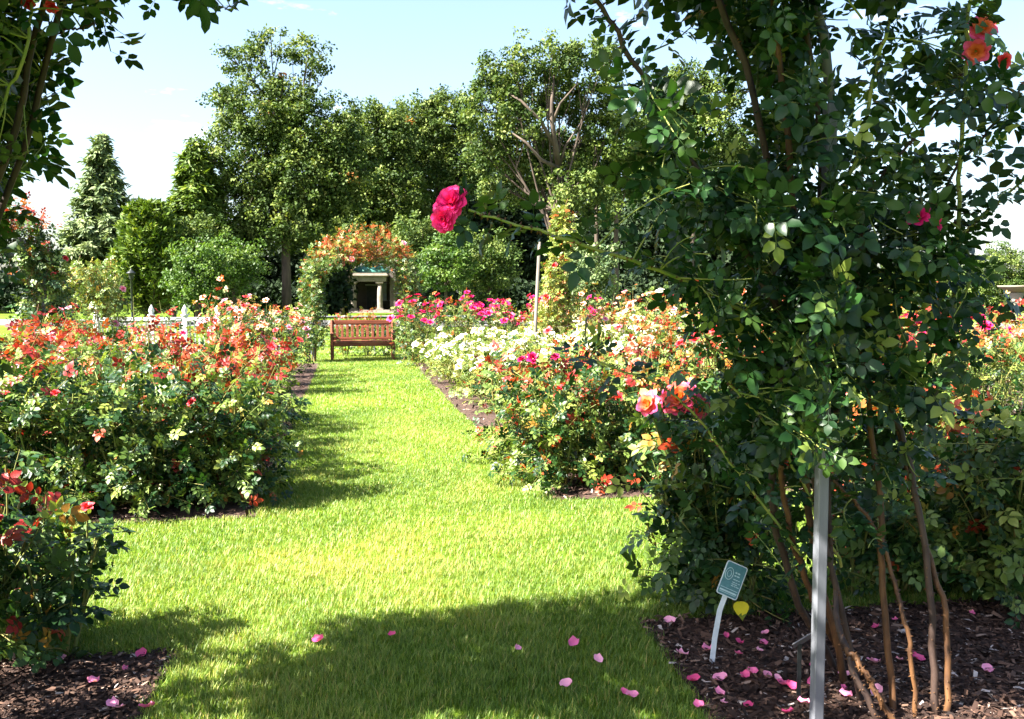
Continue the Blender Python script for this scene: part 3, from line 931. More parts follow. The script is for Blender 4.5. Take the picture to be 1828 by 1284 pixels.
YOUNG = []
PD = 82.0
pc = V(661, 562, PD)
pav = thing('pavilion', (pc[0], PD, 0), 'stone pavilion with columns and a green copper roof beyond the bench', 'pavilion')
sp = PD / F_PX
zb = V(661, 563, PD)[2]
zb = max(0.25, zb)
ztop = V(661, 503, PD)[2]
x0, x1 = (636 - 661) * sp, (682 - 661) * sp
def bxp(name, c, size, mat, parent=None, bev=.02):
    mb = MB(); mb.box(c, size, bevel=bev); return mb.build(name, mat, parent if parent is not None else pav)
bxp('platform', (0, 2.2, zb / 2), (7.5, 7.5, zb), M_STONE)
for k in range(2): bxp('step', (0, -1.75 - .3 * k, zb * (.33 - .16 * k)), (4.6, .32, zb * (.66 - .33 * k)), M_STONE)
def column(x, y):
    H = ztop - zb
    mb = MB(); mb.lathe([(.24, 0), (.24, 0.05), (.235, H * .4), (.19, H * .93)], (x, y, zb + .16), 16); c = mb.build('column', M_STONE, pav, smooth=True)
    mb = MB(); mb.box((x, y, zb + .05), (.62, .62, .1)); mb.lathe([(.29, 0), (.31, .03), (.25, .07)], (x, y, zb + .1), 16); mb.build('column_base', M_STONE, c)
    mb = MB(); mb.lathe([(.19, 0), (.30, .12)], (x, y, ztop - .26), 16); mb.box((x, y, ztop - .07), (.62, .62, .13)); mb.build('capital', M_STONE, c)
for x in (x0, x1): column(x, -1.2)
for x in (x0 - 2.3, x1 + 2.3 - .5): column(x, 1.8)
mb = MB(); mb.box(((x0 + x1) / 2, 1.6, ztop + .22), (x1 - x0 + 1.1, 6.3, .44)); mb.build('entablature', M_STONE, pav)
mb = MB(); mb.box(((x0 + x1) / 2, 1.6, ztop + .52), (x1 - x0 + 1.5, 6.7, .16), bevel=.03); mb.box(((x0 + x1) / 2, 1.6, ztop + .66), (x1 - x0 + 1.3, 6.5, .10)); mb.build('cornice', M_STONE, pav)
mb = MB()
prof = [((x1 - x0) / 2 + .6) * q for q in (1, .96, .82, .55, .2)]
mb.lathe([(a, h) for a, h in zip(prof, (0, .22, .48, .70, .8))], ((x0 + x1) / 2, 1.4, ztop + .71), 28)
mb.build('roof', M_COPPER, pav, smooth=True)
bxp('wall', (0.3, 3.4, zb + 1.55), (6.2, .3, 3.1), M_STONE_D)
wl = bxp('wall', (x1 + 1.05, 1.2, zb + 1.6), (.5, 4.2, 3.2), M_STONE_D)
for dx, mat, w, h, z in ((-.35, M_DOOR, .85, 2.1, 0), ):
    d = bxp('door', (dx, 3.19, zb + h / 2), (w, .1, h), mat); bxp('door_frame', (dx, 3.14, zb + h + .06), (w + .24, .12, .12), M_WFRAME, d)
for dx in (.75, 1.55):
    w = bxp('window', (dx, 3.2, zb + 1.55), (.5, .08, 1.5), M_GLASS)
    mb = MB(); mb.box((dx, 3.14, zb + .77), (.62, .12, .08)); mb.box((dx, 3.14, zb + 2.33), (.62, .12, .08)); mb.box((dx, 3.13, zb + 1.5), (.05, .05, 1.5)); mb.box((dx, 3.13, zb + 1.5), (.5, .05, .05)); mb.build('window_frame', M_WFRAME, w)
# side wing with sash windows
wing = thing('side_building', (pc[0] + 2.9, PD + 3, 0), 'brown walled building with white sash windows right of the pavilion', 'building')
mb = MB(); mb.box((.2, 2, 2.3), (2.0, 4, 4.6)); mb.build('wall', M_STONE_D, wing)
mb = MB(); mb.box((.2, 2, 4.72), (2.4, 4.5, .2)); mb.build('roof', M_STONE, wing)
for x in (-.2,):
    for z in (1.55, 3.35):
        mb = MB(); mb.box((x, -.02, z), (.95, .06, 1.25)); w = mb.build('window', M_GLASS, wing)
        mb = MB(); mb.box((x, -.06, z - .66), (1.15, .1, .09)); mb.box((x, -.06, z + .66), (1.15, .1, .09)); mb.box((x - .52, -.06, z), (.08, .1, 1.22)); mb.box((x + .52, -.06, z), (.08, .1, 1.22)); mb.box((x, -.06, z), (.94, .05, .05)); mb.build('window_frame', M_WFRAME, w)
# dark seat in front of the pavilion wall
pb = thing('garden_table', (pc[0] + .45, PD + 1.2, zb), 'small dark table standing between the pavilion columns', 'table')
mb = MB(); mb.box((0, 0, .74), (1.1, .7, .05)); mb.build('tabletop', M_DOOR, pb)
for x in (-.48, .48):
    for y in (-.28, .28):
        mb = MB(); mb.box((x, y, .36), (.06, .06, .71)); mb.build('leg', M_DOOR, pb)

# ------------------------------------------------------------------ bench
YAW = math.radians(9.6)                               # the garden's axis leans left of the line of sight
bp_ = V(648, 636, 23.4)
BX, BY = bp_[0], 23.4
bench = thing('park_bench', (BX, BY, 0), 'reddish brown slatted wooden bench at the end of the grass path', 'bench')
bench.rotation_euler = (0, 0, YAW)
W = 1.56
def bpart(name, boxes, bev=.008):
    mb = MB()
    for c, s_ in boxes: mb.box(c, s_, bevel=bev)
    return mb.build(name, M_WOODRED, bench)
for sx in (-1, 1):
    x = sx * (W / 2 - .035)
    mb = MB(); mb.box((x, -.28, .30), (.07, .07, .60), bevel=.008); mb.build('leg', M_WOODRED, bench)
    mb = MB(); mb.tube([(x, .24, 0), (x, .25, .42), (x, .33, .95)], .045, 4); mb.build('leg', M_WOODRED, bench)
    bpart('armrest', [((x, -.04, .625), (.09, .60, .045))], .015)
    bpart('side_rail', [((x, -.02, .38), (.045, .46, .07))])
bpart('seat_rail', [((0, -.285, .385), (W - .145, .035, .10))])
for k in range(6): bpart('seat_slat', [((0, -.235 + .085 * k, .447), (W - .15, .068, .022))], .005)
mb = MB(); mb.box((0, .325, .90), (W - .15, .045, .11), bevel=.02); mb.build('top_rail', M_WOODRED, bench)
bpart('lower_rail', [((0, .262, .50), (W - .15, .04, .06))])
for k in range(11):
    x = -W / 2 + .16 + k * (W - .32) / 10
    R = Matrix.Rotation(-.17, 3, 'X')
    mb = MB(); mb.box((x, .294, .687), (.062, .020, .32), bevel=.004, R=R); mb.build('back_slat', M_WOODRED, bench)

# wire fence and rail behind the bench
fx, fy = BX, BY + 2.0
fence = thing('wire_fence', (fx, fy, 0), 'low grey wire fence with a pipe rail behind the bench', 'fence')
fence.rotation_euler = (0, 0, YAW)
mb = MB(); mb.tube([(-3.4, 0, 1.0), (3.4, 0, 1.0)], .022, 8); mb.build('rail', M_GREYPOST, fence)
for x in (-3.3, -1.65, 0, 1.65, 3.3):
    mb = MB(); mb.tube([(x, 0, 0), (x, 0, 1.0)], .02, 8); mb.build('post', M_GREYPOST, fence)
mb = MB()
for k in range(34):
    mb.tube([(-3.3 + .2 * k, 0.025, .03), (-3.3 + .2 * k, .025, .97)], .0035, 3, cap=False)
for k in range(6): mb.tube([(-3.3, .03, .06 + .17 * k), (3.3, .03, .06 + .17 * k)], .0035, 3, cap=False)
w_ = mb.build('wire_mesh', M_GREYPOST, fence); w_['kind'] = 'stuff'

# young roses between the bench and the fence
for i, (dx, hh_, lab) in enumerate([(-.62, 1.15, 'small red tipped rose behind the left end of the bench'), (-.05, 1.32, 'tallest red tipped rose behind the middle of the bench'), (.55, 1.05, 'leafy rose behind the right end of the bench'), (1.15, 1.3, 'bronze tipped rose just right of the bench back')]):
    YOUNG.append((BX + dx, BY + 1.1 + .17 * dx, hh_, lab))

# lamp post
lp = V(237, 593, 42)
lamp = thing('street_lamp', (lp[0], 42, 0), 'black lamp post with a capped lantern above the white balustrade', 'street lamp')
ht = V(237, 482, 42)[2]
mb = MB(); mb.lathe([(.13, 0), (.13, .12), (.08, .2), (.065, .5), (.05, .55), (.045, ht - .42), (.07, ht - .40)], (0, 0, 0), 12); mb.build('pole', M_BLACK, lamp, smooth=True)
mb = MB(); mb.lathe([(.09, ht - .40), (.14, ht - .16)], (0, 0, 0), 8); mb.build('lantern', M_BLACK, lamp)
mb = MB(); mb.lathe([(.21, ht - .16), (.19, ht - .12), (.07, ht - .03), (.03, ht), (.02, ht + .07)], (0, 0, 0), 12); mb.build('cap', M_BLACK, lamp, smooth=True)

# white balustrade
wf = thing('balustrade', (V(290, 600, 24)[0], 24, 0), 'white balustrade with finial topped posts behind the red leaved roses', 'balustrade')
wf.rotation_euler = (0, 0, YAW)
zt = V(290, 570, 24)[2]
for (a, b) in ((-1.55, -.25), (-.25, .55), (.55, 1.35)):
    mb = MB(); mb.box(((a + b) / 2, 0, zt), (b - a - .145, .16, .09), bevel=.01); mb.build('top_rail', M_WFRAME, wf)
    mb = MB(); mb.box(((a + b) / 2, 0, .15), (b - a - .145, .12, .08), bevel=.01); mb.build('bottom_rail', M_WFRAME, wf)
    n = int((b - a) / .13)
    for k in range(n):
        x = a + .07 + (b - a - .14) * (k + .5) / n
        mb = MB(); mb.box((x, 0, (zt + .145) / 2), (.04, .04, zt - .235)); mb.build('baluster', M_WFRAME, wf)
for x in (-1.55, -.25, .55, 1.35):
    mb = MB(); mb.box((x, 0, zt / 2 + .04), (.14, .14, zt + .08), bevel=.01); p = mb.build('post', M_WFRAME, wf)
    mb = MB(); mb.lathe([(.09, 0), (.10, .03), (.04, .06), (.075, .13), (.05, .2), (.01, .28)], (x, 0, zt + .08), 10); mb.build('finial', M_WFRAME, p, smooth=True)

# white sundial-like pedestal at the far right
pd_ = V(1815, 510, 16)
ped = thing('bird_bath', (pd_[0], 16, 0), 'white pedestal bird bath above the far right roses', 'bird bath')
zt2 = pd_[2]
mb = MB(); mb.lathe([(.2, 0), (.2, .1), (.09, .2), (.07, zt2 - .3), (.12, zt2 - .12)], (0, 0, 0), 14); mb.build('pedestal', M_STONE, ped, smooth=True)
mb = MB(); mb.lathe([(.10, zt2 - .12), (.28, zt2 - .03), (.30, zt2), (.24, zt2 - .005), (.05, zt2 - .04)], (0, 0, 0), 18); mb.build('basin', M_STONE, ped, smooth=True)

# ------------------------------------------------------------------ rose arches: metal frames, each with its climbing rose
def arch_frame(x, y, halfw, h, yaw, label, thick=.045, dep=0.0, mat=None, cross=True):
    mat = mat or M_GREYPOST
    a = thing('rose_arch', (x, y, 0), label, 'arch', 'rose arches over the garden paths')
    a.rotation_euler = (0, 0, yaw)
    sh = h - halfw * .75
    for sx in (-1, 1):
        mb = MB(); mb.box((sx * halfw, 0, sh / 2), (thick, thick, sh), bevel=.004); mb.build('post', mat, a)
    pts = [(halfw * math.cos(t), 0, sh + .012 + halfw * .75 * math.sin(t)) for t in np.linspace(0, math.pi, 17)]
    mb = MB(); mb.tube(pts, thick * .45, 8); mb.build('hoop', mat, a, smooth=True)
    for sx in (-1, 1):
        mb = MB()
        for k in range(5 if cross else 0):
            z = .9 + k * .24
            mb.box((sx * (halfw - .04 - .12), 0.004, z), (.26, .008, .012))
        if cross: mb.build('crosspieces', mat, a)
    return a

def climbing_rose(name_label, base_pts, seed, region, n_shoots, leaf, style, blooms=(), bloom_r=.05, nobj=0, lod='mid', nleaf=10, canes=6, cane_r=.012, out=(-.3, -.8, .3), group='climbing roses trained over arches', shoot_len=.5, bloom_lod='mid'):
    """region(rng) -> (tip position, outward vector)"""
    P = Plant((base_pts[0][0], base_pts[0][1]), seed)
    r = P.rng
    for i in range(canes):
        tip, o = region(r)
        b = min(base_pts, key=lambda q: (q[0] - tip[0]) ** 2 + (q[1] - tip[1]) ** 2)
        mid = np.array([b[0] + r.uniform(-.15, .15), b[1] + r.uniform(-.2, .2), max(tip[2] * .6, .5)])
        b0 = np.array([b[0] + r.uniform(-.2, .2), b[1] + r.uniform(-.25, .25), 0])
        t = np.linspace(0, 1, 9)[:, None]
        pts = (1 - t) ** 2 * b0 + 2 * t * (1 - t) * mid + t * t * tip
        if np.linalg.norm(tip[:2] - b0[:2]) > .75: continue
        P.stems.append((pts, cane_r, cane_r * .4))
    for i in range(n_shoots):
        tip, o = region(r)
        p0 = tip - nrm(o + r.normal(size=3) * .5) * shoot_len * r.uniform(.6, 1.1)
        p0[2] = max(.3, p0[2])
        pts = P.curve(p0, tip, .25, k=6)
        P.stems.append((pts, .005, .002))
        P.leaves_along(pts, nleaf, leaf, .05, 1.0, style, out=o)
        P.ti[-3:] = P.ti[-3:]
    for colr, cnt in blooms:
        for j in range(cnt):
            tip, o = region(r)
            P.blooms.append((tip + nrm(o) * .06, nrm(np.array(o) + np.array([0, -.5, .3])), bloom_r * r.uniform(.8, 1.2), colr))
    return P.finish('climbing_rose', name_label, 'climbing rose', group, nobj, lod, 4, M_CANE, bloom_lod)

def arch_region(x, y, halfw, h, yaw, thick, dep, zmin=.6, sides=(-1, 1), top=True, fat=1.0, wild=.0):
    c, s = math.cos(yaw), math.sin(yaw)
    sh = h - halfw * .75
    def f(r):
        side = sides[int(r.integers(0, len(sides)))]
        Ls = (sh - zmin); Lt = halfw * 1.35 if top else 0
        u = r.uniform(0, Ls + Lt)
        if u < Ls:
            z = zmin + u; cx = side * halfw; n = np.array([side, 0, .15])
        else:
            t = (u - Ls) / Lt * math.pi / 2
            cx = side * halfw * math.cos(t); z = sh + halfw * .75 * math.sin(t); n = np.array([side * math.cos(t), 0, math.sin(t)])
        a = r.uniform(0, 6.283)
        rad = thick * math.sqrt(r.random()) * fat
        lx = cx + n[0] * math.cos(a) * rad; lz = z + n[2] * math.cos(a) * rad
        if u >= Ls and r.random() < wild: lz += r.uniform(.1, .45)
        ly = math.sin(a) * dep * math.sqrt(r.random())
        o = n * (math.cos(a) + .4) + np.array([0, math.sin(a), 0]) + np.array([0, -.3, .3])
        p = np.array([x + lx * c - ly * s, y + lx * s + ly * c, lz])
        return p, nrm(np.array([o[0] * c - o[1] * s, o[0] * s + o[1] * c, o[2]]))
    return f

def orange_top(zred, pr=.8):
    def f(t, z, r):
        if z > zred and r.random() < pr: return r.uniform(.62, .86)
        if r.random() < .08: return r.uniform(.62, .8)
        return r.uniform(.2, .58)
    return f

# far arch over the bench
fa = V(646, 630, 22.6)
arch_frame(fa[0], 22.6, 1.12, 2.5, YAW, 'rose arch framing the bench at the end of the grass path', thick=.035)
climbing_rose('orange tipped climbing rose covering the arch over the bench', [(fa[0] - 1.15, 22.6 - .2), (fa[0] + 1.15, 22.6 + .2)], 101,
              arch_region(fa[0], 22.6, 1.15, 2.62, YAW, .33, .55, zmin=.35, wild=.4), 720, .13, orange_top(2.42, .7), blooms=[('pink', 5)], bloom_r=.07, canes=14, cane_r=.014, shoot_len=.35)

# arch pillar at the left edge
la = V(74, 700, 12.5)
arch_frame(la[0] - 1.1, 12.5, 1.1, 2.6, YAW, 'rose arch standing at the left edge with one pale post showing', thick=.055)
climbing_rose('red tipped climbing rose covering the arch at the left edge', [(la[0] - .1, 12.4)], 102,
              arch_region(la[0] - 1.1, 12.5, 1.1, 2.55, YAW, .34, .5, zmin=.5, sides=(1,), wild=.3), 260, .16, lambda t, z, r: (r.uniform(.72, .95) if (z > 2.45 and r.random() < .7) else (r.uniform(.6, .85) if r.random() < .1 else r.uniform(.1, .55))),
              blooms=[('red', 6)], bloom_r=.045, canes=8, shoot_len=.4)
# lighter pillar rose further back
lb = V(172, 600, 20)
lx3, ly3 = lb[0], 20.0
climbing_rose('pale green pillar rose between the left arch and the lamp post', [(lx3, ly3)], 103,
              lambda r: ((lambda a, q, z: (np.array([lx3 + math.cos(a) * q, ly3 + math.sin(a) * q, z]), np.array([math.cos(a), math.sin(a), .3])))(r.uniform(0, 6.28), .62 * math.sqrt(r.random()), r.uniform(.5, 2.25))),
              190, .15, lambda t, z, r: r.uniform(.62, .72) if r.random() < .25 else r.uniform(.35, .6), blooms=[('pink', 3)], bloom_r=.08, canes=8, shoot_len=.35, group='pillar roses')
# yellow-green pillar rose with leaning pole
yx, yy = V(995, 600, 16)[0], 16.0
pole = tag(link('leaning_pole', None), 'pale weathered pole leaning beside the yellow-green pillar rose', 'pole')
pa, pb2 = V(955, 600, 15.6), V(963, 432, 15.6); pa2 = np.array([V(951, 676, 15.6)[0], 15.6, 0])
pole.location = tuple(pa2)
mb = MB(); mb.tube([(0, 0, 0), tuple(np.array(pa) - pa2), tuple(np.array(pb2) - pa2)], [.034, .03, .026], 7); mb.build('shaft', plain('grey_wood', (.09, .075, .06), (.18, .16, .135), 10, .8, .3, (1, 1, .2)), pole, smooth=True)
mb = MB(); mb.box((0, 0, .01), (.12, .12, .02)); mb.build('foot_plate', M_GREYPOST, pole)
climbing_rose('yellow-green pillar rose rising above the white rose bushes', [(yx, yy)], 104,
              lambda r: ((lambda a, z: (lambda q: (np.array([yx + math.cos(a) * q + .06 * (z - 1.5), yy + math.sin(a) * q, z]), np.array([math.cos(a), math.sin(a), .3])))(.36 * math.sqrt(r.random()) * (1.15 - .8 * max(0, (z - 1.2) / 1.8))))(r.uniform(0, 6.28), 1.0 + 2.0 * r.random())),
              210, .13, lambda t, z, r: r.uniform(.5, .67) if r.random() < .9 else r.uniform(.7, .8), blooms=[('red', 3)], bloom_r=.07, canes=8, shoot_len=.28, group='pillar roses')

# ------------------------------------------------------------------ rose bushes in the beds
def red_top(zred, p=.85, lo=.70, hi=1.0, low_p=.05):
    def f(t, z, r):
        if z > zred + r.uniform(-.12, .12) and r.random() < p: return r.uniform(lo, hi)
        if r.random() < low_p: return r.uniform(.62, .95)
        return r.uniform(.0, .22) if r.random() < .5 else r.uniform(.40, .60)  # dark half of the leaf tints paints in a shaded bush interior
    return f
G1 = 'red leaved rose bushes in the near left bed'
row1 = [(-4.9, 6.55, 1.22, 0), (-4.1, 6.75, 1.2, 60), (-3.4, 6.95, 1.16, 220), (-2.75, 7.05, 1.16, 260), (-2.22, 7.3, 1.08, 220)]
labs = ['rose bush of the near left bed cut by the left edge', 'leafy green rose bush near the left edge, front row of the near left bed', 'green rose bush second from the front corner of the near left bed',
        'dense green rose bush nearest the front of the near left bed', 'rose bush on the front right corner of the near left bed']
for i, (x, y, h, no) in enumerate(row1):
    make_bush(x, y, h, .58, 200 + i, shoots=72, nleaf=14, leaf=.125, zlow=.03, low=34, style=red_top(1.02, .5, .76), blooms=[('red', 2 if i != 1 else 4)], bloom_r=.035, nobj=no, lod='hi', label=labs[i], group=G1, bloom_lod='mid')
k = 0
rows = [(8.1, [-4.9, -4.0, -3.2, -2.5], 1.40), (9.0, [-5.4, -4.5, -3.6, -2.68], 1.44), (10.0, [-5.9, -4.9, -3.9, -2.86], 1.42), (11.0, [-6.2, -5.1, -4.1, -3.02], 1.40), (12.0, [-6.0, -4.8, -3.3], 1.28)]
for ri, (y, xs, h) in enumerate(rows):
    for x in xs:
        edge = (x == xs[-1])
        place_ = ['second', 'third', 'fourth', 'fifth', 'last'][ri]
        side_ = ('on the path side' if edge else ['far left', 'middle left', 'inner'][min(xs.index(x), 2)])
        make_bush(x, y, (h - .10 if edge else h) * random.uniform(.90, 1.10), .56, 230 + k, low=(22 if edge or y < 8.5 else 0), shoots=44, nleaf=11, leaf=.135 if y < 10 else .145,
                  style=red_top(1.0 if not edge else .72, .68, .74), blooms=[('red', 2), ('pink', 2)] if not edge else [('red', 5), ('magenta', 2)], bloom_r=.034,
                  nobj=0, lod='hi' if y < 8.5 else 'mid', label=f'red and bronze leaved rose bush, {side_}, {place_} row of near left bed', group=G1, bloom_lod='low', spiky=.5)
        k += 1

G2 = 'peach rose bushes in the far left bed'
k = 0
for ri, (y, xs) in enumerate([(15.2, [-4.45, -3.85]), (16.6, [-5.0, -4.15]), (18.0, [-5.35, -4.4]), (19.4, [-5.6, -4.65])]):
    for x in xs:
        edge = x == xs[-1]
        side_ = 'beside the grass path' if edge else 'away from the path'
        make_bush(x, y, random.uniform(1.5, 1.72) - (.15 if edge else 0), .62, 300 + k, shoots=36, nleaf=10, leaf=.15, style=red_top(1.25, .55, .62, .85, .12),
                  blooms=[('peach', 9), ('red', 5), ('pink', 4)], bloom_r=.062, lod='mid', bloom_lod='low', spiky=.4,
                  label=f'peach blooming rose bush, {side_}, {["nearest","second","third","farthest"][ri]} row of far left bed', group=G2)
        k += 1

G3 = 'white rose bushes beside the grass path'
k = 0
wl_ = [(11.95, [.1, .95]), (12.9, [-.15, .75, 1.6]), (13.9, [-.4, .45, 1.3, 2.2]), (14.9, [-.62, .25, 1.1, 2.0]), (15.9, [-.85, 0.0, .9]), (16.9, [-1.05, -.2, .6]), (17.9, [-1.25, -.4, .5]), (19.0, [-1.45, -.6])]
for ri, (y, xs) in enumerate(wl_):
    for x in xs:
        i = xs.index(x)
        make_bush(x, y, (.78 if i == 0 else .98 if i == 1 else 1.12) * random.uniform(.95, 1.06), .52, 340 + k, shoots=34, nleaf=8, leaf=.12, style=lambda t, z, r: r.uniform(.38, .68),
                  blooms=[('white', 16 if ri else 4)] + ([('red', 2)] if ri < 2 else []), bloom_r=.058, lod='mid', bloom_lod='low', spiky=.2,
                  label=f'low white flowering rose bush, {["next to the path","second from the path","third from the path","fourth from the path"][i]} in row {["one","two","three","four","five","six","seven","eight"][ri]} of the bed', group=G3)
        k += 1

G4 = 'magenta rose bushes right of the bench'
k = 0
for y, xs in [(21.0, [-2.05, -1.15, -.2, .7]), (22.4, [-2.2, -1.2, -.3, .8, 1.8])]:
    for x in xs:
        make_bush(x, y, random.uniform(1.48, 1.66), .64, 400 + k, shoots=36, nleaf=10, leaf=.15, style=red_top(1.25, .4, .68, .95, .06),
                  blooms=[('magenta', 15)], bloom_r=.085, lod='mid', bloom_lod='low', label=f'tall rose bush with magenta blooms, number {["one","two","three","four","five"][xs.index(x)]} from the path in the {"front" if y < 22 else "back"} row', group=G4)
        k += 1
G5 = 'bronze leaved rose bushes behind the white roses'
k = 0
for y, xs in [(18.6, [1.35, 2.2, 3.1]), (16.8, [1.5, 2.4, 3.3]), (20.3, [.7, 1.6, 2.5])]:
    for x in xs:
        make_bush(x, y, random.uniform(1.45, 1.62), .6, 420 + k, shoots=34, nleaf=10, leaf=.14, style=red_top(.8, .5, .62, .82, .25),
                  blooms=[('peach', 4), ('pink', 2)], bloom_r=.055, lod='low', bloom_lod='low', label=f'bronze leaved rose bush, {["left","middle","right"][xs.index(x)]} in {"nearest" if y < 17 else "middle" if y < 19 else "farthest"} row behind the white roses', group=G5)
        k += 1
make_bush(V(1155, 600, 15)[0], 15.0, 1.75, .42, 450, shoots=40, nleaf=11, leaf=.13, style=lambda t, z, r: r.uniform(.3, .6), label='upright light green shrub behind the pink and white roses', cat='shrub', name='shrub', spiky=.35)
make_bush(V(1200, 600, 15.5)[0], 15.6, 1.5, .45, 451, shoots=34, nleaf=10, leaf=.13, style=lambda t, z, r: r.uniform(.3, .6), label='second light green shrub behind the pink roses', cat='shrub', name='shrub', spiky=.35)

G6 = 'mixed rose bushes right of the grass path'
r1 = [(.42, 7.85, 1.00, 240, [('magenta', 1), ('red', 1)], 'green rose bush on the front corner of the right bed'),
      (1.12, 7.95, 1.12, 220, [('red', 3)], 'rose bush with red shoots second from the corner of the right bed'),
      (1.85, 8.15, 1.3, 120, [('red', 6), ('peach', 2)], 'rose bush with red blooms behind the sunset coloured rose'),
      (2.65, 8.4, 1.3, 0, [('red', 5)], 'rose bush seen through the canes of the climbing rose'),
      (3.5, 8.6, 1.35, 0, [('red', 5), ('magenta', 2)], 'rose bush right of the climbing rose in the near right bed'),
      (4.35, 8.9, 1.4, 0, [('magenta', 6)], 'rose bush with magenta blooms at the right edge'),
      (.1, 8.75, 1.08, 100, [('magenta', 3), ('white', 2)], 'bushy rose with one magenta bloom behind the corner bush'),
      (.85, 8.8, 1.22, 0, [('peach', 2), ('white', 4), ('magenta', 1)], 'rose bush with bronze shoots in the second row of the right bed'),
      (1.6, 9.0, 1.38, 0, [('peach', 6), ('red', 5), ('white', 3)], 'tall rose bush with coral blooms in the second row of the right bed'),
      (2.4, 9.2, 1.4, 0, [('peach', 7), ('red', 5)], 'tall rose bush with coral blooms partly behind the climbing rose'),
      (3.3, 9.4, 1.4, 0, [('red', 4)], 'tall rose bush wholly behind the climbing rose'),
      (4.2, 9.7, 1.45, 0, [('magenta', 6)], 'tall red leaved rose bush behind the right edge roses'),
      (5.0, 9.9, 1.5, 0, [('magenta', 6)], 'tall red leaved rose bush cut by the right edge')]
for i, (x, y, h, no, bl, lab) in enumerate(r1):
    make_bush(x, y, h * 1.08, .54, 460 + i, shoots=64, nleaf=13, leaf=.12, zlow=.03, low=(34 if y < 8.9 else 0), style=red_top(h * .76, .5, .70, .98, .04) if i not in (0, 6) else red_top(h * .8, .3, .72, .98, .08), blooms=bl, bloom_r=.052, nobj=no, lod='hi' if y < 8.3 else 'mid',
              label=lab, group=G6, bloom_lod='mid', spiky=.35)
G7 = 'rose bushes at the far right'
k = 0
for y, xs in [(11.8, [1.75, 2.6]), (13.6, [3.1, 4.1]), (12.6, [5.0, 5.9, 6.8]), (14.5, [5.6, 6.6, 7.6])]:
    for x in xs:
        make_bush(x, y, random.uniform(1.4, 1.6), .6, 490 + k, shoots=36, nleaf=10, leaf=.14, style=red_top(1.0, .7, .66, .98, .1), blooms=[('magenta' if x > 4 else 'peach', 6), ('white', 3 if x < 4 else 0)], bloom_r=.055, lod='low', bloom_lod='low',
                  label=f'{["first","second","third"][xs.index(x)]} rose bush from the left in the {"pink and white" if y < 12 else "sparse" if y == 13.6 else "red leaved" if y < 13 else "hindmost red leaved"} row at the right', group=G7)
        k += 1

for i, (x, y, hh_, lab) in enumerate(YOUNG):
    make_bush(x, y, hh_, .42, 540 + i, shoots=44, nleaf=10, leaf=.13, style=red_top(.8, .8, .70, .92, .08), label=lab, group='young roses behind the bench', spiky=.5)

# ------------------------------------------------------------------ near bushes
def near_style(gr=(.02, .5), p=.1):
    return lambda t, z, r: r.uniform(.6, .95) if r.random() < p * (t > .8) * 3 else r.uniform(*gr)
G8 = 'rose bushes around the front of the path'
make_bush(-2.42, 4.15, .95, .42, 601, low=14, shoots=40, nleaf=9, leaf=.15, style=near_style((.05, .5), .2), blooms=[('red', 1)], bloom_r=.03, nobj=240, lod='hi', label='near rose bush at the lower left with a dark red young shoot', group=G8, bloom_lod='hi', spiky=.35)
make_bush(-2.02, 4.18, .62, .30, 602, shoots=16, nleaf=8, leaf=.15, style=near_style((.02, .35), .05), blooms=[], nobj=110, lod='hi', label='short sparse dark leaved rose bush beside the lower left mulch', group=G8, spiky=.4)
make_bush(1.15, 4.8, 1.2, .42, 603, low=16, shoots=52, nleaf=11, leaf=.15, style=near_style((.0, .3), .02), nobj=300, lod='hi', label='dark leafy rose bush behind the plant label', group=G8, spiky=.2, zlow=.12)
make_bush(1.85, 5.0, .8, .32, 604, shoots=16, nleaf=9, leaf=.15, style=near_style((.0, .3), .05), nobj=60, lod='hi', label='shaded rose bush between the grey post and the plant label bush', group=G8)
make_bush(2.62, 4.95, 1.05, .50, 605, low=40, shoots=70, nleaf=11, leaf=.15, style=red_top(.95, .25, .62, .8, .03), blooms=[('red', 1)], bloom_r=.05, nobj=240, lod='hi', label='sunlit rose bush with rosebuds at the lower right edge', group=G8, bloom_lod='hi', zlow=.2)
make_bush(2.35, 5.55, 1.1, .5, 606, low=26, shoots=56, nleaf=11, leaf=.14, style=near_style((.2, .62), .25), nobj=60, lod='hi', label='rose bush with orange young leaves behind the lower right bush', group=G8)
make_bush(3.35, 5.25, 1.1, .5, 607, low=26, shoots=56, nleaf=11, leaf=.14, style=red_top(.9, .3, .62, .85, .03), lod='hi', label='rose bush cut by the right edge beside the bush with rosebuds', group=G8)
make_bush(2.05, 5.05, .6, .32, 608, low=20, shoots=22, nleaf=10, leaf=.13, style=near_style((.05, .5), .03), lod='hi', label='low rose bush seen between the right hand canes', group=G8)

# ------------------------------------------------------------------ the near arch and its climbing rose
# posts at (1.12, 3.4) and (-1.95, 2.9)
AX0 = np.array([-1.98, 2.92]); AX1 = np.array([1.125, 3.42])
mid = (AX0 + AX1) / 2; hw = np.linalg.norm(AX1 - AX0) / 2; ayaw = math.atan2(AX1[1] - AX0[1], AX1[0] - AX0[0])
arch_frame(mid[0], mid[1], hw, 3.45, ayaw, 'grey square posted rose arch the photo is taken through', thick=.040, cross=False)

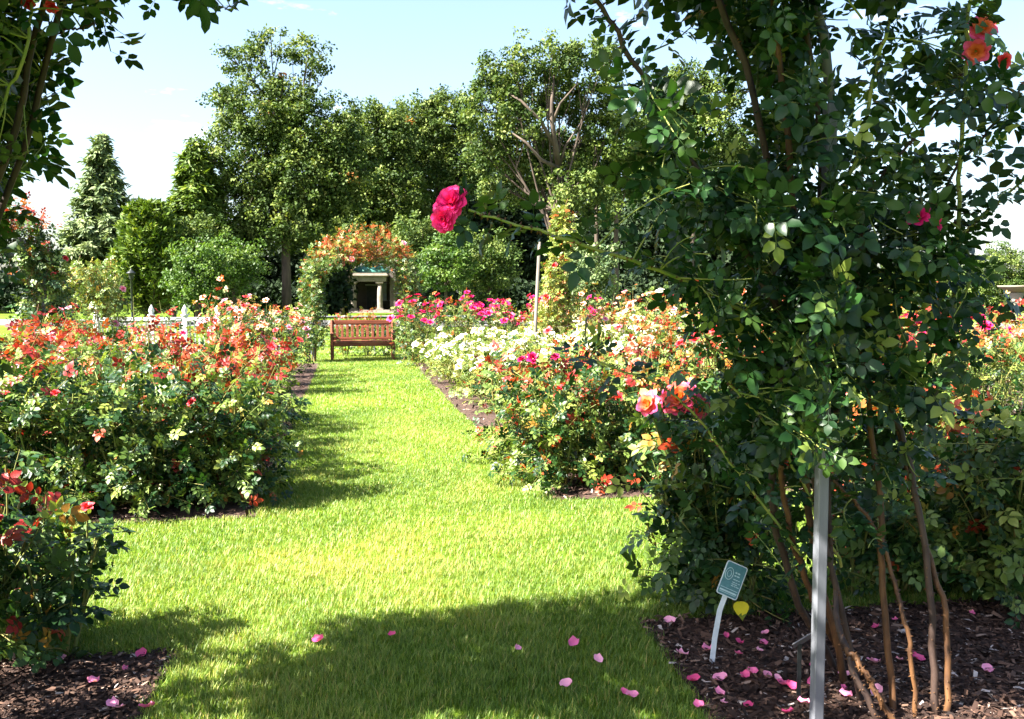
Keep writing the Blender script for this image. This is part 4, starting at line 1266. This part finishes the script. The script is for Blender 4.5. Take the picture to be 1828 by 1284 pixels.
CR = Plant((AX1[0] + .05, AX1[1] + .1), 701)
r = CR.rng
def pxl(pts, k=26):
    """smooth cane through points (px, py, depth)"""
    w = np.array([V(a, b, c) if b < 1283 or c > 3.9 else V(a, b, c) for a, b, c in pts])
    t = np.linspace(0, len(w) - 1, k)
    out = []
    for u in t:
        i = int(min(u, len(w) - 2)); f = u - i
        p0 = w[max(i - 1, 0)]; p1 = w[i]; p2 = w[i + 1]; p3 = w[min(i + 2, len(w) - 1)]
        out.append(.5 * ((2 * p1) + (-p0 + p2) * f + (2 * p0 - 5 * p1 + 4 * p2 - p3) * f * f + (-p0 + 3 * p1 - 3 * p2 + p3) * f ** 3))
    out = np.array(out); out[:, 2] = np.maximum(out[:, 2], 0.0)
    return out + CR.rng.normal(size=out.shape) * .004
M_CANE2 = plain('old_cane', (.03, .014, .008), (.13, .06, .022), scale=25, rough=.6, bump=.5, stretch=(1, 1, .4))
M_CANE3 = plain('young_cane', (.10, .17, .03), (.24, .24, .06), scale=18, rough=.5, bump=.2)
M_CANE4 = plain('dark_cane', (.018, .011, .010), (.06, .036, .026), scale=25, rough=.6, bump=.5, stretch=(1, 1, .4))
CANES = [
    ([(1490, 1175, 3.95), (1440, 1110, 3.85), (1395, 980, 3.75), (1378, 860, 3.7), (1400, 700, 3.7), (1385, 520, 3.6), (1375, 330, 3.5), (1330, 120, 3.4), (1255, -60, 3.3)], .016, .012, M_CANE4),
    ([(1500, 1165, 3.9), (1462, 1090, 3.8), (1415, 960, 3.7), (1392, 830, 3.6)], .014, .010, M_CANE2),
    ([(1510, 1200, 3.8), (1440, 900, 3.7), (1455, 640, 3.6), (1420, 420, 3.5), (1400, 180, 3.4), (1370, -60, 3.3)], .016, .010, M_CANE2),
    ([(1540, 1260, 3.6), (1460, 900, 3.6), (1440, 620, 3.55), (1465, 300, 3.45), (1440, 60, 3.35), (1400, -80, 3.3)], .013, .008, M_CANE4),
    ([(1600, 1300, 3.55), (1575, 1050, 3.6), (1570, 880, 3.6), (1545, 700, 3.6), (1530, 500, 3.55), (1560, 300, 3.5)], .014, .008, M_CANE2),
    ([(1670, 1310, 3.5), (1660, 1050, 3.55), (1620, 820, 3.6), (1555, 640, 3.6), (1500, 450, 3.55)], .015, .008, M_CANE4),
    ([(1690, 1300, 3.5), (1690, 1110, 3.55), (1650, 960, 3.6), (1600, 760, 3.65), (1540, 560, 3.6)], .013, .007, M_CANE2),
    ([(1585, 1320, 3.4), (1520, 1190, 3.45), (1490, 1060, 3.6), (1480, 860, 3.65), (1510, 640, 3.7)], .014, .008, M_CANE4),
    ([(1600, 1300, 3.4), (1545, 1200, 3.4), (1505, 1150, 3.5)], .012, .009, M_CANE2),
    ([(1635, 1290, 3.5), (1625, 1160, 3.5), (1600, 1050, 3.55), (1560, 940, 3.6), (1490, 860, 3.6)], .010, .006, M_CANE2),
    ([(1440, 560, 3.4), (1460, 420, 3.35), (1530, 280, 3.3), (1565, 120, 3.25), (1595, 0, 3.2), (1610, -60, 3.2)], .008, .006, M_CANE3),
    ([(1700, 640, 3.6), (1705, 500, 3.5), (1712, 320, 3.4), (1722, 150, 3.35), (1730, 0, 3.3), (1732, -60, 3.3)], .009, .006, M_CANE3),
    ([(1440, 640, 3.5), (1360, 500, 3.45), (1280, 360, 3.35), (1190, 220, 3.25), (1120, 90, 3.15), (1065, 0, 3.1), (1030, -50, 3.05)], .012, .007, M_CANE4),
    ([(1400, 600, 3.5), (1260, 520, 3.35), (1130, 465, 3.2), (1020, 430, 3.1), (920, 400, 3.0), (838, 376, 2.98)], .008, .004, M_CANE3),
    ([(1430, 990, 3.7), (1330, 860, 3.6), (1240, 740, 3.5), (1160, 680, 3.45), (1040, 640, 3.4)], .006, .003, M_CANE3),
    ([(1500, 1010, 3.7), (1400, 800, 3.55), (1300, 680, 3.45), (1260, 600, 3.4)], .006, .004, M_CANE3),
    ([(1640, 420, 3.5), (1710, 300, 3.45), (1790, 200, 3.4), (1850, 120, 3.4)], .006, .004, M_CANE4),
    ([(1560, 520, 3.5), (1680, 450, 3.4), (1760, 380, 3.35), (1840, 310, 3.3)], .006, .004, M_CANE3),
    ([(1480, 460, 3.5), (1560, 330, 3.45), (1650, 230, 3.4), (1720, 130, 3.4)], .006, .004, M_CANE4),
]
cane_pts = []
for pts, r0, r1_, mt in CANES:
    c = pxl(pts)
    if pts[0][1] > 1150: c[0][2] = min(c[0][2], 0.0)
    CR.canes.append((c, r0, r1_, mt)); cane_pts.append(c)
# thorns
# regions of the photo's foliage mass: (px, py, rx, ry, depth, shoots, outward)
REG = [
    (1370, 40, 50, 50, 3.4, 20), (1450, 60, 80, 60, 3.45, 28), (1560, 50, 60, 50, 3.4, 5), (1640, 50, 60, 50, 3.4, 5), (1740, 90, 45, 80, 3.35, 11), (1790, 30, 35, 40, 3.35, 5),
    (1410, 170, 55, 70, 3.45, 22), (1490, 200, 50, 60, 3.5, 11), (1600, 170, 70, 60, 3.5, 7), (1690, 210, 60, 60, 3.4, 7), (1430, 300, 70, 70, 3.5, 26), (1540, 330, 70, 50, 3.55, 11), (1640, 310, 60, 50, 3.5, 7), (1720, 340, 40, 60, 3.4, 4),
    (1200, 230, 45, 50, 3.25, 5), (1120, 190, 35, 40, 3.15, 2), (1225, 320, 55, 60, 3.3, 10), (1310, 380, 60, 60, 3.4, 20), (1250, 430, 60, 40, 3.4, 11), (1150, 300, 40, 40, 3.1, 2),
    (1400, 430, 90, 60, 3.55, 32), (1530, 430, 90, 60, 3.6, 26), (1640, 440, 60, 50, 3.5, 9), (1750, 400, 50, 40, 3.35, 5), (1770, 200, 40, 50, 3.35, 4),
    (1310, 540, 70, 60, 3.5, 24), (1450, 560, 100, 70, 3.6, 36), (1590, 550, 90, 70, 3.6, 32), (1680, 550, 50, 50, 3.55, 8),
    (1350, 660, 80, 60, 3.6, 24), (1470, 690, 90, 60, 3.65, 26), (1600, 670, 70, 70, 3.65, 18), (1310, 780, 60, 50, 3.75, 10), (1370, 800, 70, 60, 3.75, 18), (1480, 810, 70, 60, 3.75, 14), (1590, 790, 60, 60, 3.7, 9),
    (1440, 920, 45, 40, 3.8, 6), (1540, 930, 60, 30, 3.75, 6), (1400, 960, 40, 40, 3.85, 4), (1620, 860, 40, 40, 3.7, 3),
    (1060, 630, 45, 20, 3.4, 2), (1470, 400, 28, 60, 3.1, 9), (1472, 540, 28, 60, 3.1, 9), (1474, 680, 28, 60, 3.15, 9), (1478, 800, 25, 30, 3.2, 5),
]
allc = np.concatenate(cane_pts)
def st_near(t, z, r):  # low tints put the shade under the arch into the leaf colour
    q = r.random()
    if q < .05: return r.uniform(.4, .6)
    return .34 * r.random() ** 1.4
for (px, py, rx, ry, D, n) in REG:
    if py < 400 and px > 1380: n = int(n * .72)
    for i in range(n):
        a = r.uniform(0, 6.283); q = math.sqrt(r.random())
        dd = r.uniform(-.42, .42) if D > 3.22 or px < 1300 else r.uniform(-.1, .1)
        tip = V(px + math.cos(a) * rx * q, py + math.sin(a) * ry * q, D) + np.array([0, dd, 0])
        near = allc[np.argmin(np.linalg.norm(allc - tip, axis=1) + r.uniform(0, .15, len(allc)))]
        if np.linalg.norm(near - tip) > .5: near = tip + nrm(near - tip) * .38
        pts = CR.curve(near, tip, .25, k=6, arch=(0, 0, .12))
        CR.stems.append((pts, .0035, .0018))
        L = np.linalg.norm(tip - near)
        nl = max(3, int(L / .045))
        CR.leaves_along(pts, nl, .132, .15, 1.0, st_near, out=nrm(np.array([(tip[0] - 1.1) * .4, -.9 if dd < 0 else .3, .1])), lift=.45)
# leaves along the two long arching canes
for c, n in ((cane_pts[12][8:], 26), (cane_pts[13][4:], 22), (cane_pts[14], 12), (cane_pts[10], 16), (cane_pts[11], 26), (cane_pts[16], 14), (cane_pts[17], 16), (cane_pts[18], 14), (cane_pts[0][4:], 22), (cane_pts[2][4:], 22)):
    CR.leaves_along(c, int(n * 1.15), .14, .05, 1.0, st_near, lift=.5)

# roof of the arch above the frame, and the left pillar: leafy shoots along the hoop
def hoop_region(thick, depth, t0, t1):
    c, s = math.cos(ayaw), math.sin(ayaw); sh = 3.45 - hw * .75
    def f(r):
        t = r.uniform(t0, t1)
        n = np.array([math.cos(t), 0, math.sin(t)])
        lx, lz = hw * math.cos(t), sh + hw * .75 * math.sin(t)
        a = r.uniform(0, 6.283); rad = thick * math.sqrt(r.random())
        lx += n[0] * math.cos(a) * rad; lz += n[2] * math.cos(a) * rad; ly = math.sin(a) * depth * math.sqrt(r.random())
        return np.array([mid[0] + lx * c - ly * s, mid[1] + lx * s + ly * c, lz])
    return f
fr = hoop_region(.24, .85, .45, 1.57)
for i in range(420):
    tip = fr(r)
    p0 = tip + r.normal(size=3) * .16
    pts = CR.curve(p0, tip, .3, k=5)
    CR.stems.append((pts, .004, .002))
    CR.leaves_along(pts, 7, .175, .1, 1.0, st_near, lift=.5)

def petal_bloom(root, base, pos, axis, rad, colour, seed, rings=RINGS_HI):
    """large bloom: a part of its rose with each petal a sub-part"""
    core = MB(); core.lathe([(.10, -.12), (.16, -.05), (.14, .05), (.05, .12)], (0, 0, 0), 8)
    o = core.build('bloom', M_STEM, root, smooth=True)
    rg = np.random.default_rng(seed)
    set_basis(o, np.asarray(pos) - base, rand_rot(axis, rg), rad)
    for v, f, t in bloom_parts(seed, rings, 5):
        link('petal', mesh_arrays('petal', v, f, t, [M_PETAL[colour]], smooth=True), o)
    return o

root_cr = CR.finish('climbing_rose', 'large climbing rose covering the right pillar of the near arch, with arching canes', 'climbing rose', None, nobj=300, lod='hi', mat_stem=M_CANE3)
b0 = CR.base
petal_bloom(root_cr, b0, V(806, 362, 2.98), (-.35, -.75, .45), .052, 'hotpink', 1)
petal_bloom(root_cr, b0, V(793, 392, 2.96), (-.45, -.85, -.05), .040, 'hotpink', 2)
petal_bloom(root_cr, b0, V(1640, 388, 3.3), (-.5, -.6, .5), .040, 'hotpink', 3, RINGS_MID)
petal_bloom(root_cr, b0, V(1668, 400, 3.32), (.5, -.7, .1), .036, 'hotpink', 4, RINGS_MID)
petal_bloom(root_cr, b0, V(1752, 52, 3.3), (-.2, -.8, .4), .05, 'sunset', 5, RINGS_MID)
petal_bloom(root_cr, b0, V(1742, 92, 3.3), (-.4, -.8, -.2), .042, 'sunset', 6, RINGS_MID)
petal_bloom(root_cr, b0, V(1790, 110, 3.3), (.4, -.8, -.2), .032, 'red', 7, RINGS_MID)
# thorns on the thick canes: real little cones, joined
TVt = np.array([[-.35, -.25, 0], [.35, -.25, 0], [0, .5, 0], [0, .05, 1.1]]); TFt = np.array([[0, 1, 3], [1, 2, 3], [2, 0, 3]])
O_, D_, U_ = [], [], []
for (c, r0, r1_, mt) in CR.canes:
    for i in range(1, len(c) - 1):
        for q in range(4):
            f = r.random(); p = c[i] * (1 - f) + c[i + 1] * f if i + 1 < len(c) else c[i]
            tdir = nrm(c[i + 1] - c[i]); nn = nrm(np.cross(tdir, r.normal(size=3)))
            O_.append(p + nn * r0 * .7 - b0); D_.append(tdir); U_.append(nn)
v, f = place(TVt, TFt, np.array(O_), frames(np.array(D_), np.array(U_)), np.full(len(O_), .011))
th_ = link('thorns', mesh_arrays('thorns', v, f, None, [M_CANE2]), root_cr); th_['kind'] = 'stuff'

# climbing rose on the left pillar
CL = Plant((AX0[0] - .1, AX0[1] + .45), 702)
r = CL.rng
lc = [([(-150, 1320, 3.5), (-110, 900, 3.6), (-60, 600, 3.55), (0, 385, 3.5), (55, 230, 3.45), (95, 60, 3.4), (130, -40, 3.35), (200, -130, 3.3)], .014, .010, M_CANE4),
      ([(-140, 1320, 3.3), (-90, 800, 3.4), (-30, 420, 3.4), (30, 220, 3.35), (70, 40, 3.3), (110, -80, 3.2)], .016, .010, M_CANE4),
      ([(-60, 520, 3.2), (0, 210, 3.15), (40, 110, 3.1), (55, 0, 3.1), (60, -60, 3.1)], .006, .005, M_CANE3),
      ([(105, 60, 3.4), (130, 52, 3.3), (170, 45, 3.2)], .004, .003, M_CANE4),
      ([(300, -60, 3.3), (345, -15, 3.25), (385, 5, 3.2)], .003, .002, M_CANE4)]
lpts = []
for pts, r0, r1_, mt in lc:
    c = pxl(pts, 18); c[:, 2] = np.maximum(c[:, 2], 0)
    if pts[0][1] > 1300: c[0][2] = 0
    CL.canes.append((c, r0, r1_, mt)); lpts.append(c)
allc = np.concatenate(lpts[:3])
for (px, py, rx, ry, D, n) in [(0, 50, 50, 60, 3.3, 18), (-70, 150, 60, 80, 3.4, 30), (0, 190, 40, 50, 3.3, 7), (-125, 300, 60, 70, 3.4, 24), (45, 270, 25, 20, 3.3, 2), (-230, 450, 90, 120, 3.3, 60), (-160, 900, 60, 150, 3.5, 40), (-170, 1080, 60, 80, 3.5, 20), (-230, 600, 90, 100, 3.2, 40), (-220, 200, 120, 220, 3.3, 100),
                               (172, 60, 22, 35, 3.2, 4), (165, -70, 60, 40, 3.2, 8), (355, -50, 40, 32, 3.2, 7)]:
    for i in range(n):
        a = r.uniform(0, 6.283); q = math.sqrt(r.random()); dd = r.uniform(-.75, .55) if px < 0 else r.uniform(-.3, .35)
        tip = V(px + math.cos(a) * rx * q, py + math.sin(a) * ry * q, D) + np.array([0, dd, 0])
        near = allc[np.argmin(np.linalg.norm(allc - tip, axis=1) + r.uniform(0, .15, len(allc)))]
        if np.linalg.norm(near - tip) > .4: near = tip + nrm(near - tip) * .3
        pts = CL.curve(near, tip, .25, k=6, arch=(0, 0, .1))
        CL.stems.append((pts, .0035, .0018))
        CL.leaves_along(pts, max(3, int(np.linalg.norm(tip - near) / .042)), .145, .15, 1.0, st_near, lift=.45)
fr = hoop_region(.2, .8, 1.57, 3.0)
for i in range(420):
    tip = fr(r); pts = CL.curve(tip + r.normal(size=3) * .16, tip, .3, k=5)
    CL.stems.append((pts, .004, .002)); CL.leaves_along(pts, 7, .175, .1, 1.0, st_near, lift=.5)
for p in ((50, 5), (92, 12)):
    CL.blooms.append((V(p[0], p[1], 3.1), (0, -.7, -.6), .022, 'red'))
CL.finish('climbing_rose', 'climbing rose with dark hanging leaves on the left pillar of the near arch', 'climbing rose', None, nobj=260, lod='hi', mat_stem=M_CANE3, bloom_lod='mid')

# the big sunset coloured blooms on a bush of their own behind the arch
sb = Plant((1.12, 4.75), 703)
r = sb.rng
tops = [((1214, 712, 4.75), .092, (-.25, -.7, .6)), ((1158, 722, 4.8), .065, (-.6, -.6, .4)), ((1248, 728, 4.7), .062, (.5, -.8, .2))]
for (px, py, D), rad, ax in tops:
    p = V(px, py, D)
    c = sb.curve(sb.base + r.normal(size=3) * np.array([.05, .05, 0]), p, .12, k=9)
    sb.stems.append((c, .006, .004)); sb.leaves_along(c[3:], 9, .16, 0, .9, lambda t, z, r: r.uniform(.5, .76) if t > .6 else r.uniform(.1, .5), lift=.5)
for i in range(40):
    p = V(r.uniform(1120, 1330), r.uniform(730, 1060), r.uniform(4.55, 5.0))
    c = sb.curve(sb.base + r.normal(size=3) * np.array([.05, .05, 0]) + np.array([0, 0, .15]), p, .2, k=7)
    sb.stems.append((c, .004, .002)); sb.leaves_along(c[2:], 7, .155, 0, 1, lambda t, z, r: (r.uniform(.5, .82) if (t > .7 and r.random() < .5) else r.uniform(.02, .45)), out=np.array([-.4, -.7, .2]))
root_sb = sb.finish('rose_bush', 'rose bush carrying the large orange and pink bloom behind the plant label', 'rose bush', G8, nobj=200, lod='hi')
for i, ((px, py, D), rad, ax) in enumerate(tops):
    petal_bloom(root_sb, sb.base, V(px, py, D), ax, rad, 'sunset', 20 + i, RINGS_HI if i == 0 else RINGS_MID)

# single tall shoots of the lower left bush: dark red young leaves and a small bloom
ls = Plant((-1.98, 4.3), 704); r = ls.rng
for pts, tn in (([(60, 1180, 4.3), (70, 1020, 4.2), (84, 880, 4.15)], 'r'), ([(140, 1180, 4.3), (160, 1040, 4.2), (155, 915, 4.15)], 'g'), ([(0, 1150, 4.2), (20, 960, 4.1), (10, 830, 4.1)], 'g')):
    w = np.array([V(*p) for p in pts]); w[0][2] = 0
    t = np.linspace(0, 1, 8)[:, None]
    c = (1 - t) ** 2 * w[0] + 2 * t * (1 - t) * w[1] + t * t * w[2]
    ls.stems.append((c, .006, .004))
    ls.leaves_along(c, 11, .15, .2, .98, (lambda t, z, r: r.uniform(.9, 1.0) if t > .66 else r.uniform(.05, .4)) if tn == 'r' else (lambda t, z, r: r.uniform(.03, .45)), lift=.5)
ls.blooms.append((V(155, 905, 4.15), (0, -.4, .9), .03, 'red'))
ls.finish('rose_bush', 'spindly rose with one small red bud and crimson young leaves at the lower left', 'rose bush', G8, nobj=60, lod='hi')

# ------------------------------------------------------------------ plant labels
M_TEAL = plain('label_teal', (.035, .12, .15), (.055, .17, .20), scale=60, rough=.35, bump=0, spec=.5)
M_PRINT = plain('label_print', (.30, .42, .46), (.42, .55, .58), scale=60, rough=.5, bump=0)
M_LAB = plain('label_metal', (.45, .50, .56), (.62, .66, .70), scale=30, rough=.4, bump=.05)
LD = 4.12
lb_ = G(1270, 1187)
sg = thing('plant_label', (lb_[0], lb_[1], 0), 'teal plant label on a bent pale metal stake stuck in the mulch', 'plant label')
L0 = np.array([lb_[0], lb_[1], 0])
stk = [np.array([0, 0, -.02]), V(1276, 1140, lb_[1]) - L0, V(1285, 1090, lb_[1]) - L0, V(1297, 1058, lb_[1] + .01) - L0, V(1304, 1040, lb_[1] + .02) - L0]
mb = MB()
vs = []; 
for p in stk:
    vs += [(p[0] - .011, p[1], p[2]), (p[0] + .011, p[1], p[2]), (p[0] + .011, p[1] + .005, p[2]), (p[0] - .011, p[1] + .005, p[2])]
fs = [(3, 2, 1, 0), (16, 17, 18, 19)]
for i in range(4):
    for k_ in range(4):
        q = (k_ + 1) % 4; fs.append((i * 4 + k_, i * 4 + q, i * 4 + 4 + q, i * 4 + 4 + k_))
mb.add(vs, fs); mb.build('stake', M_LAB, sg)
pcn = V(1307, 1036, lb_[1] - .01) - L0
Rp = Matrix.Rotation(math.radians(24), 3, 'Y') @ Matrix.Rotation(math.radians(-14), 3, 'X')
def rrect(w, h, t, rad, y):
    pts = []
    for cx_, cz_, a0 in ((w / 2 - rad, h / 2 - rad, 0), (-w / 2 + rad, h / 2 - rad, 90), (-w / 2 + rad, -h / 2 + rad, 180), (w / 2 - rad, -h / 2 + rad, 270)):
        for k_ in range(5):
            a = math.radians(a0 + 22.5 * k_); pts.append((cx_ + rad * math.cos(a), cz_ + rad * math.sin(a)))
    n = len(pts)
    v = [Rp @ Vector((x, y, z)) + Vector(pcn) for x, z in pts] + [Rp @ Vector((x, y + t, z)) + Vector(pcn) for x, z in pts]
    f = [tuple(range(n - 1, -1, -1)), tuple(range(n, 2 * n))] + [(i, (i + 1) % n, n + (i + 1) % n, n + i) for i in range(n)]
    return v, f
mb = MB(); mb.add(*rrect(.095, .148, .003, .010, 0)); pl_ = mb.build('plate', M_LAB, sg)
mb = MB(); mb.add(*rrect(.087, .140, .001, .007, -.0016)); mb.build('face', M_TEAL, pl_)
mb = MB()
def pr(x, z, w, h):
    c = Rp @ Vector((x, -.0026, z)) + Vector(pcn); mb.box(c, (w, .0008, h), R=Rp)
ring = [Rp @ Vector((-.022 + .017 * math.cos(t), -.0028, .022 + .026 * math.sin(t))) + Vector(pcn) for t in np.linspace(0, 6.283, 20)]
mb.tube(ring, .0014, 4)
ring = [Rp @ Vector((-.022 + .009 * math.cos(t), -.0028, .022 + .014 * math.sin(t))) + Vector(pcn) for t in np.linspace(0, 6.283, 14)]
mb.tube(ring, .0012, 4)
rr_ = random.Random(3)
for z, n_, h in ((.035, 2, .006), (.022, 2, .005), (.006, 3, .0035), (-.006, 4, .003), (-.014, 4, .003), (-.022, 3, .003)):
    x = .002
    for k_ in range(n_):
        w = rr_.uniform(.006, .014)
        if x + w > .040: break
        pr(x + w / 2, z, w, h); x += w + .003
pr(0, -.040, .078, .0022); pr(0, -.052, .078, .007); pr(0, -.060, .078, .002)
mb.build('lettering', M_PRINT, pl_)
# second label seen from behind
g2 = V(1425, 1270, 3.65); g2[2] = 0
s2 = thing('plant_label', (g2[0], 3.65, 0), 'dark plant label turned away, on a black stake beside the grey post', 'plant label')
zt3 = V(1433, 1150, 3.65)[2]
mb = MB(); mb.box((0, 0, zt3 / 2), (.016, .006, zt3)); mb.build('stake', M_BLACK, s2)
mb = MB(); mb.box((0.012, -.01, zt3 + .02), (.095, .004, .06), R=Matrix.Rotation(math.radians(-32), 3, 'Y') @ Matrix.Rotation(math.radians(50), 3, 'X')); mb.build('plate', M_GREYPOST, s2)

# ------------------------------------------------------------------ hanging yellow leaf, fallen petals and leaves
M_YEL = tint_mat('yellow_leaf', [(0, (.07, .12, .015)), (.35, (.45, .30, .02)), (1, (.70, .60, .03))], rough=.5, transl=.35, noise=.35, nscale=40)
out_ = [(0, 0), (-.04, .16), (.06, .33), (.22, .40), (.40, .36), (.58, .27), (.72, .19), (.84, .10), (.93, .06), (1.02, 0)]
nn_ = len(out_)
vv_ = [(x, y, .25 * y * y + .06 * x * x + .012 * math.sin(i * 2.3)) for i, (x, y) in enumerate(out_)] + [(x, 0, -.02 + .06 * x * x) for x, y in out_] + [(x, -y, .25 * y * y - .05 * x * x) for x, y in out_]
ff_ = []
for i in range(nn_ - 1):
    for a_, b_ in ((0, nn_), (nn_, 2 * nn_)):
        ff_ += [(a_ + i, a_ + i + 1, b_ + i + 1), (a_ + i, b_ + i + 1, b_ + i)]
v, f = np.array(vv_) * .085, np.array(ff_)
yl = link('dangling_leaf', mesh_arrays('dangling_leaf', v, f, np.where(v[f].mean(1)[:, 0] > .055, .05, .75), [M_YEL], smooth=True))
tag(yl, 'yellow heart shaped leaf hanging under the plant label', 'leaf')
p_ = V(1322, 1075, 4.05)
M4 = Matrix(frames(np.array([[.12, .05, -1.0]]), np.array([[-.3, -1, .15]]))[0].tolist()).to_4x4(); M4.translation = Vector(p_); yl.matrix_basis = M4

PET = []
for vi in range(4):
    rr_ = random.Random(vi + 50)
    nu = 5; vs = []; fs = []
    for j in range(nu):
        for i in range(nu):
            s_, t_ = (i / (nu - 1) - .5) * 2, (j / (nu - 1) - .5) * 2
            x = s_ * math.sqrt(max(0, 1 - t_ * t_ * .5)); y = t_ * math.sqrt(max(0, 1 - s_ * s_ * .5)) * .75
            vs.append((x * .5, y * .5, .18 * (s_ * s_) * rr_.uniform(.3, 1.3) + .14 * t_ * t_ + rr_.uniform(-.02, .03)))
    for j in range(nu - 1):
        for i in range(nu - 1):
            a = j * nu + i; fs += [(a, a + 1, a + nu + 1), (a, a + nu + 1, a + nu)]
    PET.append((np.array(vs), np.array(fs)))
M_FPET = tint_mat('fallen_petal', [(0, (.62, .03, .16)), (.5, (.85, .16, .38)), (1, (.92, .42, .60))], rough=.5, transl=.25, tboost=.9, noise=.3, nscale=60)
PM = [mesh_arrays('fallen_petal', v, f, np.full(len(f), tt), [M_FPET], smooth=True) for (v, f), tt in zip(PET * 2, (.2, .5, .8, .95, .4, .7, .9, .1))]
pet = [  # px, py, size, where
    (569, 1160, 'g'), (1023, 1166, 'g'), (924, 1176, 'g'), (1068, 1196, 'g'), (1115, 1256, 'g'), (1128, 1262, 'g'), (1010, 1240, 'g'), (700, 1150, 'g'),
    (252, 1178, 'l'), (222, 1205, 'l'), (202, 1270, 'l'), (112, 1188, 'l'), (262, 1275, 'l'), (165, 1228, 'l'), (215, 1275, 'l'),
    (1318, 1157, 'm'), (1296, 1145, 'm'), (1362, 1158, 'm'), (1366, 1140, 'm'), (1355, 1172, 'm'), (1318, 1178, 'm'), (1262, 1170, 'm'), (1216, 1178, 'm'), (1238, 1225, 'm'), (1332, 1218, 'm'), (1343, 1210, 'm'),
    (1368, 1216, 'm'), (1388, 1222, 'm'), (1395, 1232, 'm'), (1284, 1248, 'm'), (1292, 1266, 'm'), (1335, 1272, 'm'), (1412, 1236, 'm'), (1248, 1270, 'm'), (1285, 1222, 'm'), (1196, 1118, 'm'),
    (1447, 1228, 'm'), (1434, 1266, 'm'), (1455, 1262, 'm'), (1407, 1284, 'm'), (1563, 1130, 'm'), (1598, 1116, 'm'), (1558, 1192, 'm'), (1507, 1216, 'm'), (1506, 1240, 'm'), (1509, 1252, 'm'),
    (1605, 1188, 'm'), (1630, 1180, 'm'), (1640, 1186, 'm'), (1735, 1104, 'm'), (1760, 1205, 'm'), (1565, 1246, 'm'), (1450, 1200, 'm')]
GL = ['bright pink petal alone on the left of the shaded grass', 'pale pink petal on the shaded grass beside the mulch corner', 'dull small petal near the middle of the shaded grass', 'thin petal standing just below the pale pink grass petal',
      'larger petal of the pair at the bottom edge of the grass', 'smaller petal of the pair at the bottom edge of the grass', 'petal at the bottom edge left of the pair', 'petal in the shade right of the bright pink one']
LL = ['pale pink petal at the corner of the lower left mulch', 'magenta petal just below the corner petal on the lower left mulch', 'large crimson petal at the bottom of the lower left mulch', 'petal under the leaves of the lower left bush',
      'small petal at the bottom right edge of the lower left mulch', 'petal in the middle of the lower left mulch', 'petal touching the large crimson petal on the lower left mulch']
def where(px, py, w, i):
    if w == 'g': return GL[i], 'petals fallen on the grass'
    if w == 'l': return LL[i - 8], 'petals fallen on the lower left mulch'
    if (px, py) == (1196, 1118): return 'pink petal at the far corner of the right mulch by the grass', 'petals fallen on the right mulch'
    if (px, py) == (1735, 1104): return 'pink petal lying under the lower right rose bush', 'petals fallen on the right mulch'
    if (px, py) == (1760, 1205): return 'pink petal alone on bare mulch right of all the canes', 'petals fallen on the right mulch'
    if px < 1290: return 'pink petal on the mulch left of the plant label stake', 'petals fallen left of the plant label'
    if py < 1190 and px < 1400: return 'pink petal in the cluster on the mulch below the plant label', 'petals fallen below the plant label'
    if px < 1470: return 'pink petal on the mulch between the plant label and the grey post', 'petals fallen in front of the grey post'
    return 'pink petal on the mulch among the canes right of the grey post', 'petals fallen among the canes'
ORD = ['leftmost', 'second from left', 'third from left', 'fourth from left', 'fifth from left', 'sixth from left', 'seventh from left', 'eighth from left']
SPOT = {'petals fallen left of the plant label': 'left of the plant label stake', 'petals fallen below the plant label': 'below the plant label',
        'petals fallen in front of the grey post': 'before grey post', 'petals fallen among the canes': 'among the right canes'}
PLAB = {}
for gname, gspot in SPOT.items():
    mem = sorted([(py, px, i) for i, (px, py, w) in enumerate(pet) if where(px, py, w, i)[1] == gname])
    h_ = (len(mem) + 1) // 2
    for rowname, row in (('farther', mem[:h_]), ('nearer', mem[h_:])):
        for q, (py, px, i) in enumerate(sorted(row, key=lambda m: m[1])):
            PLAB[i] = f'pink petal on mulch {gspot}, {ORD[q]}, {rowname} row'
rp = np.random.default_rng(9)
for i, (px, py, w) in enumerate(pet):
    g = G(px, py)
    o = link('fallen_petal', PM[i % len(PM)])
    set_basis(o, (g[0], g[1], .045 if w == 'g' else .026), rand_rot(np.array([0, -.25, 1]) + rp.normal(size=3) * .28, rp), rp.uniform(.032, .066))
    lab_, grp_ = where(px, py, w, i)
    tag(o, PLAB.get(i, lab_), 'petal', grp_)
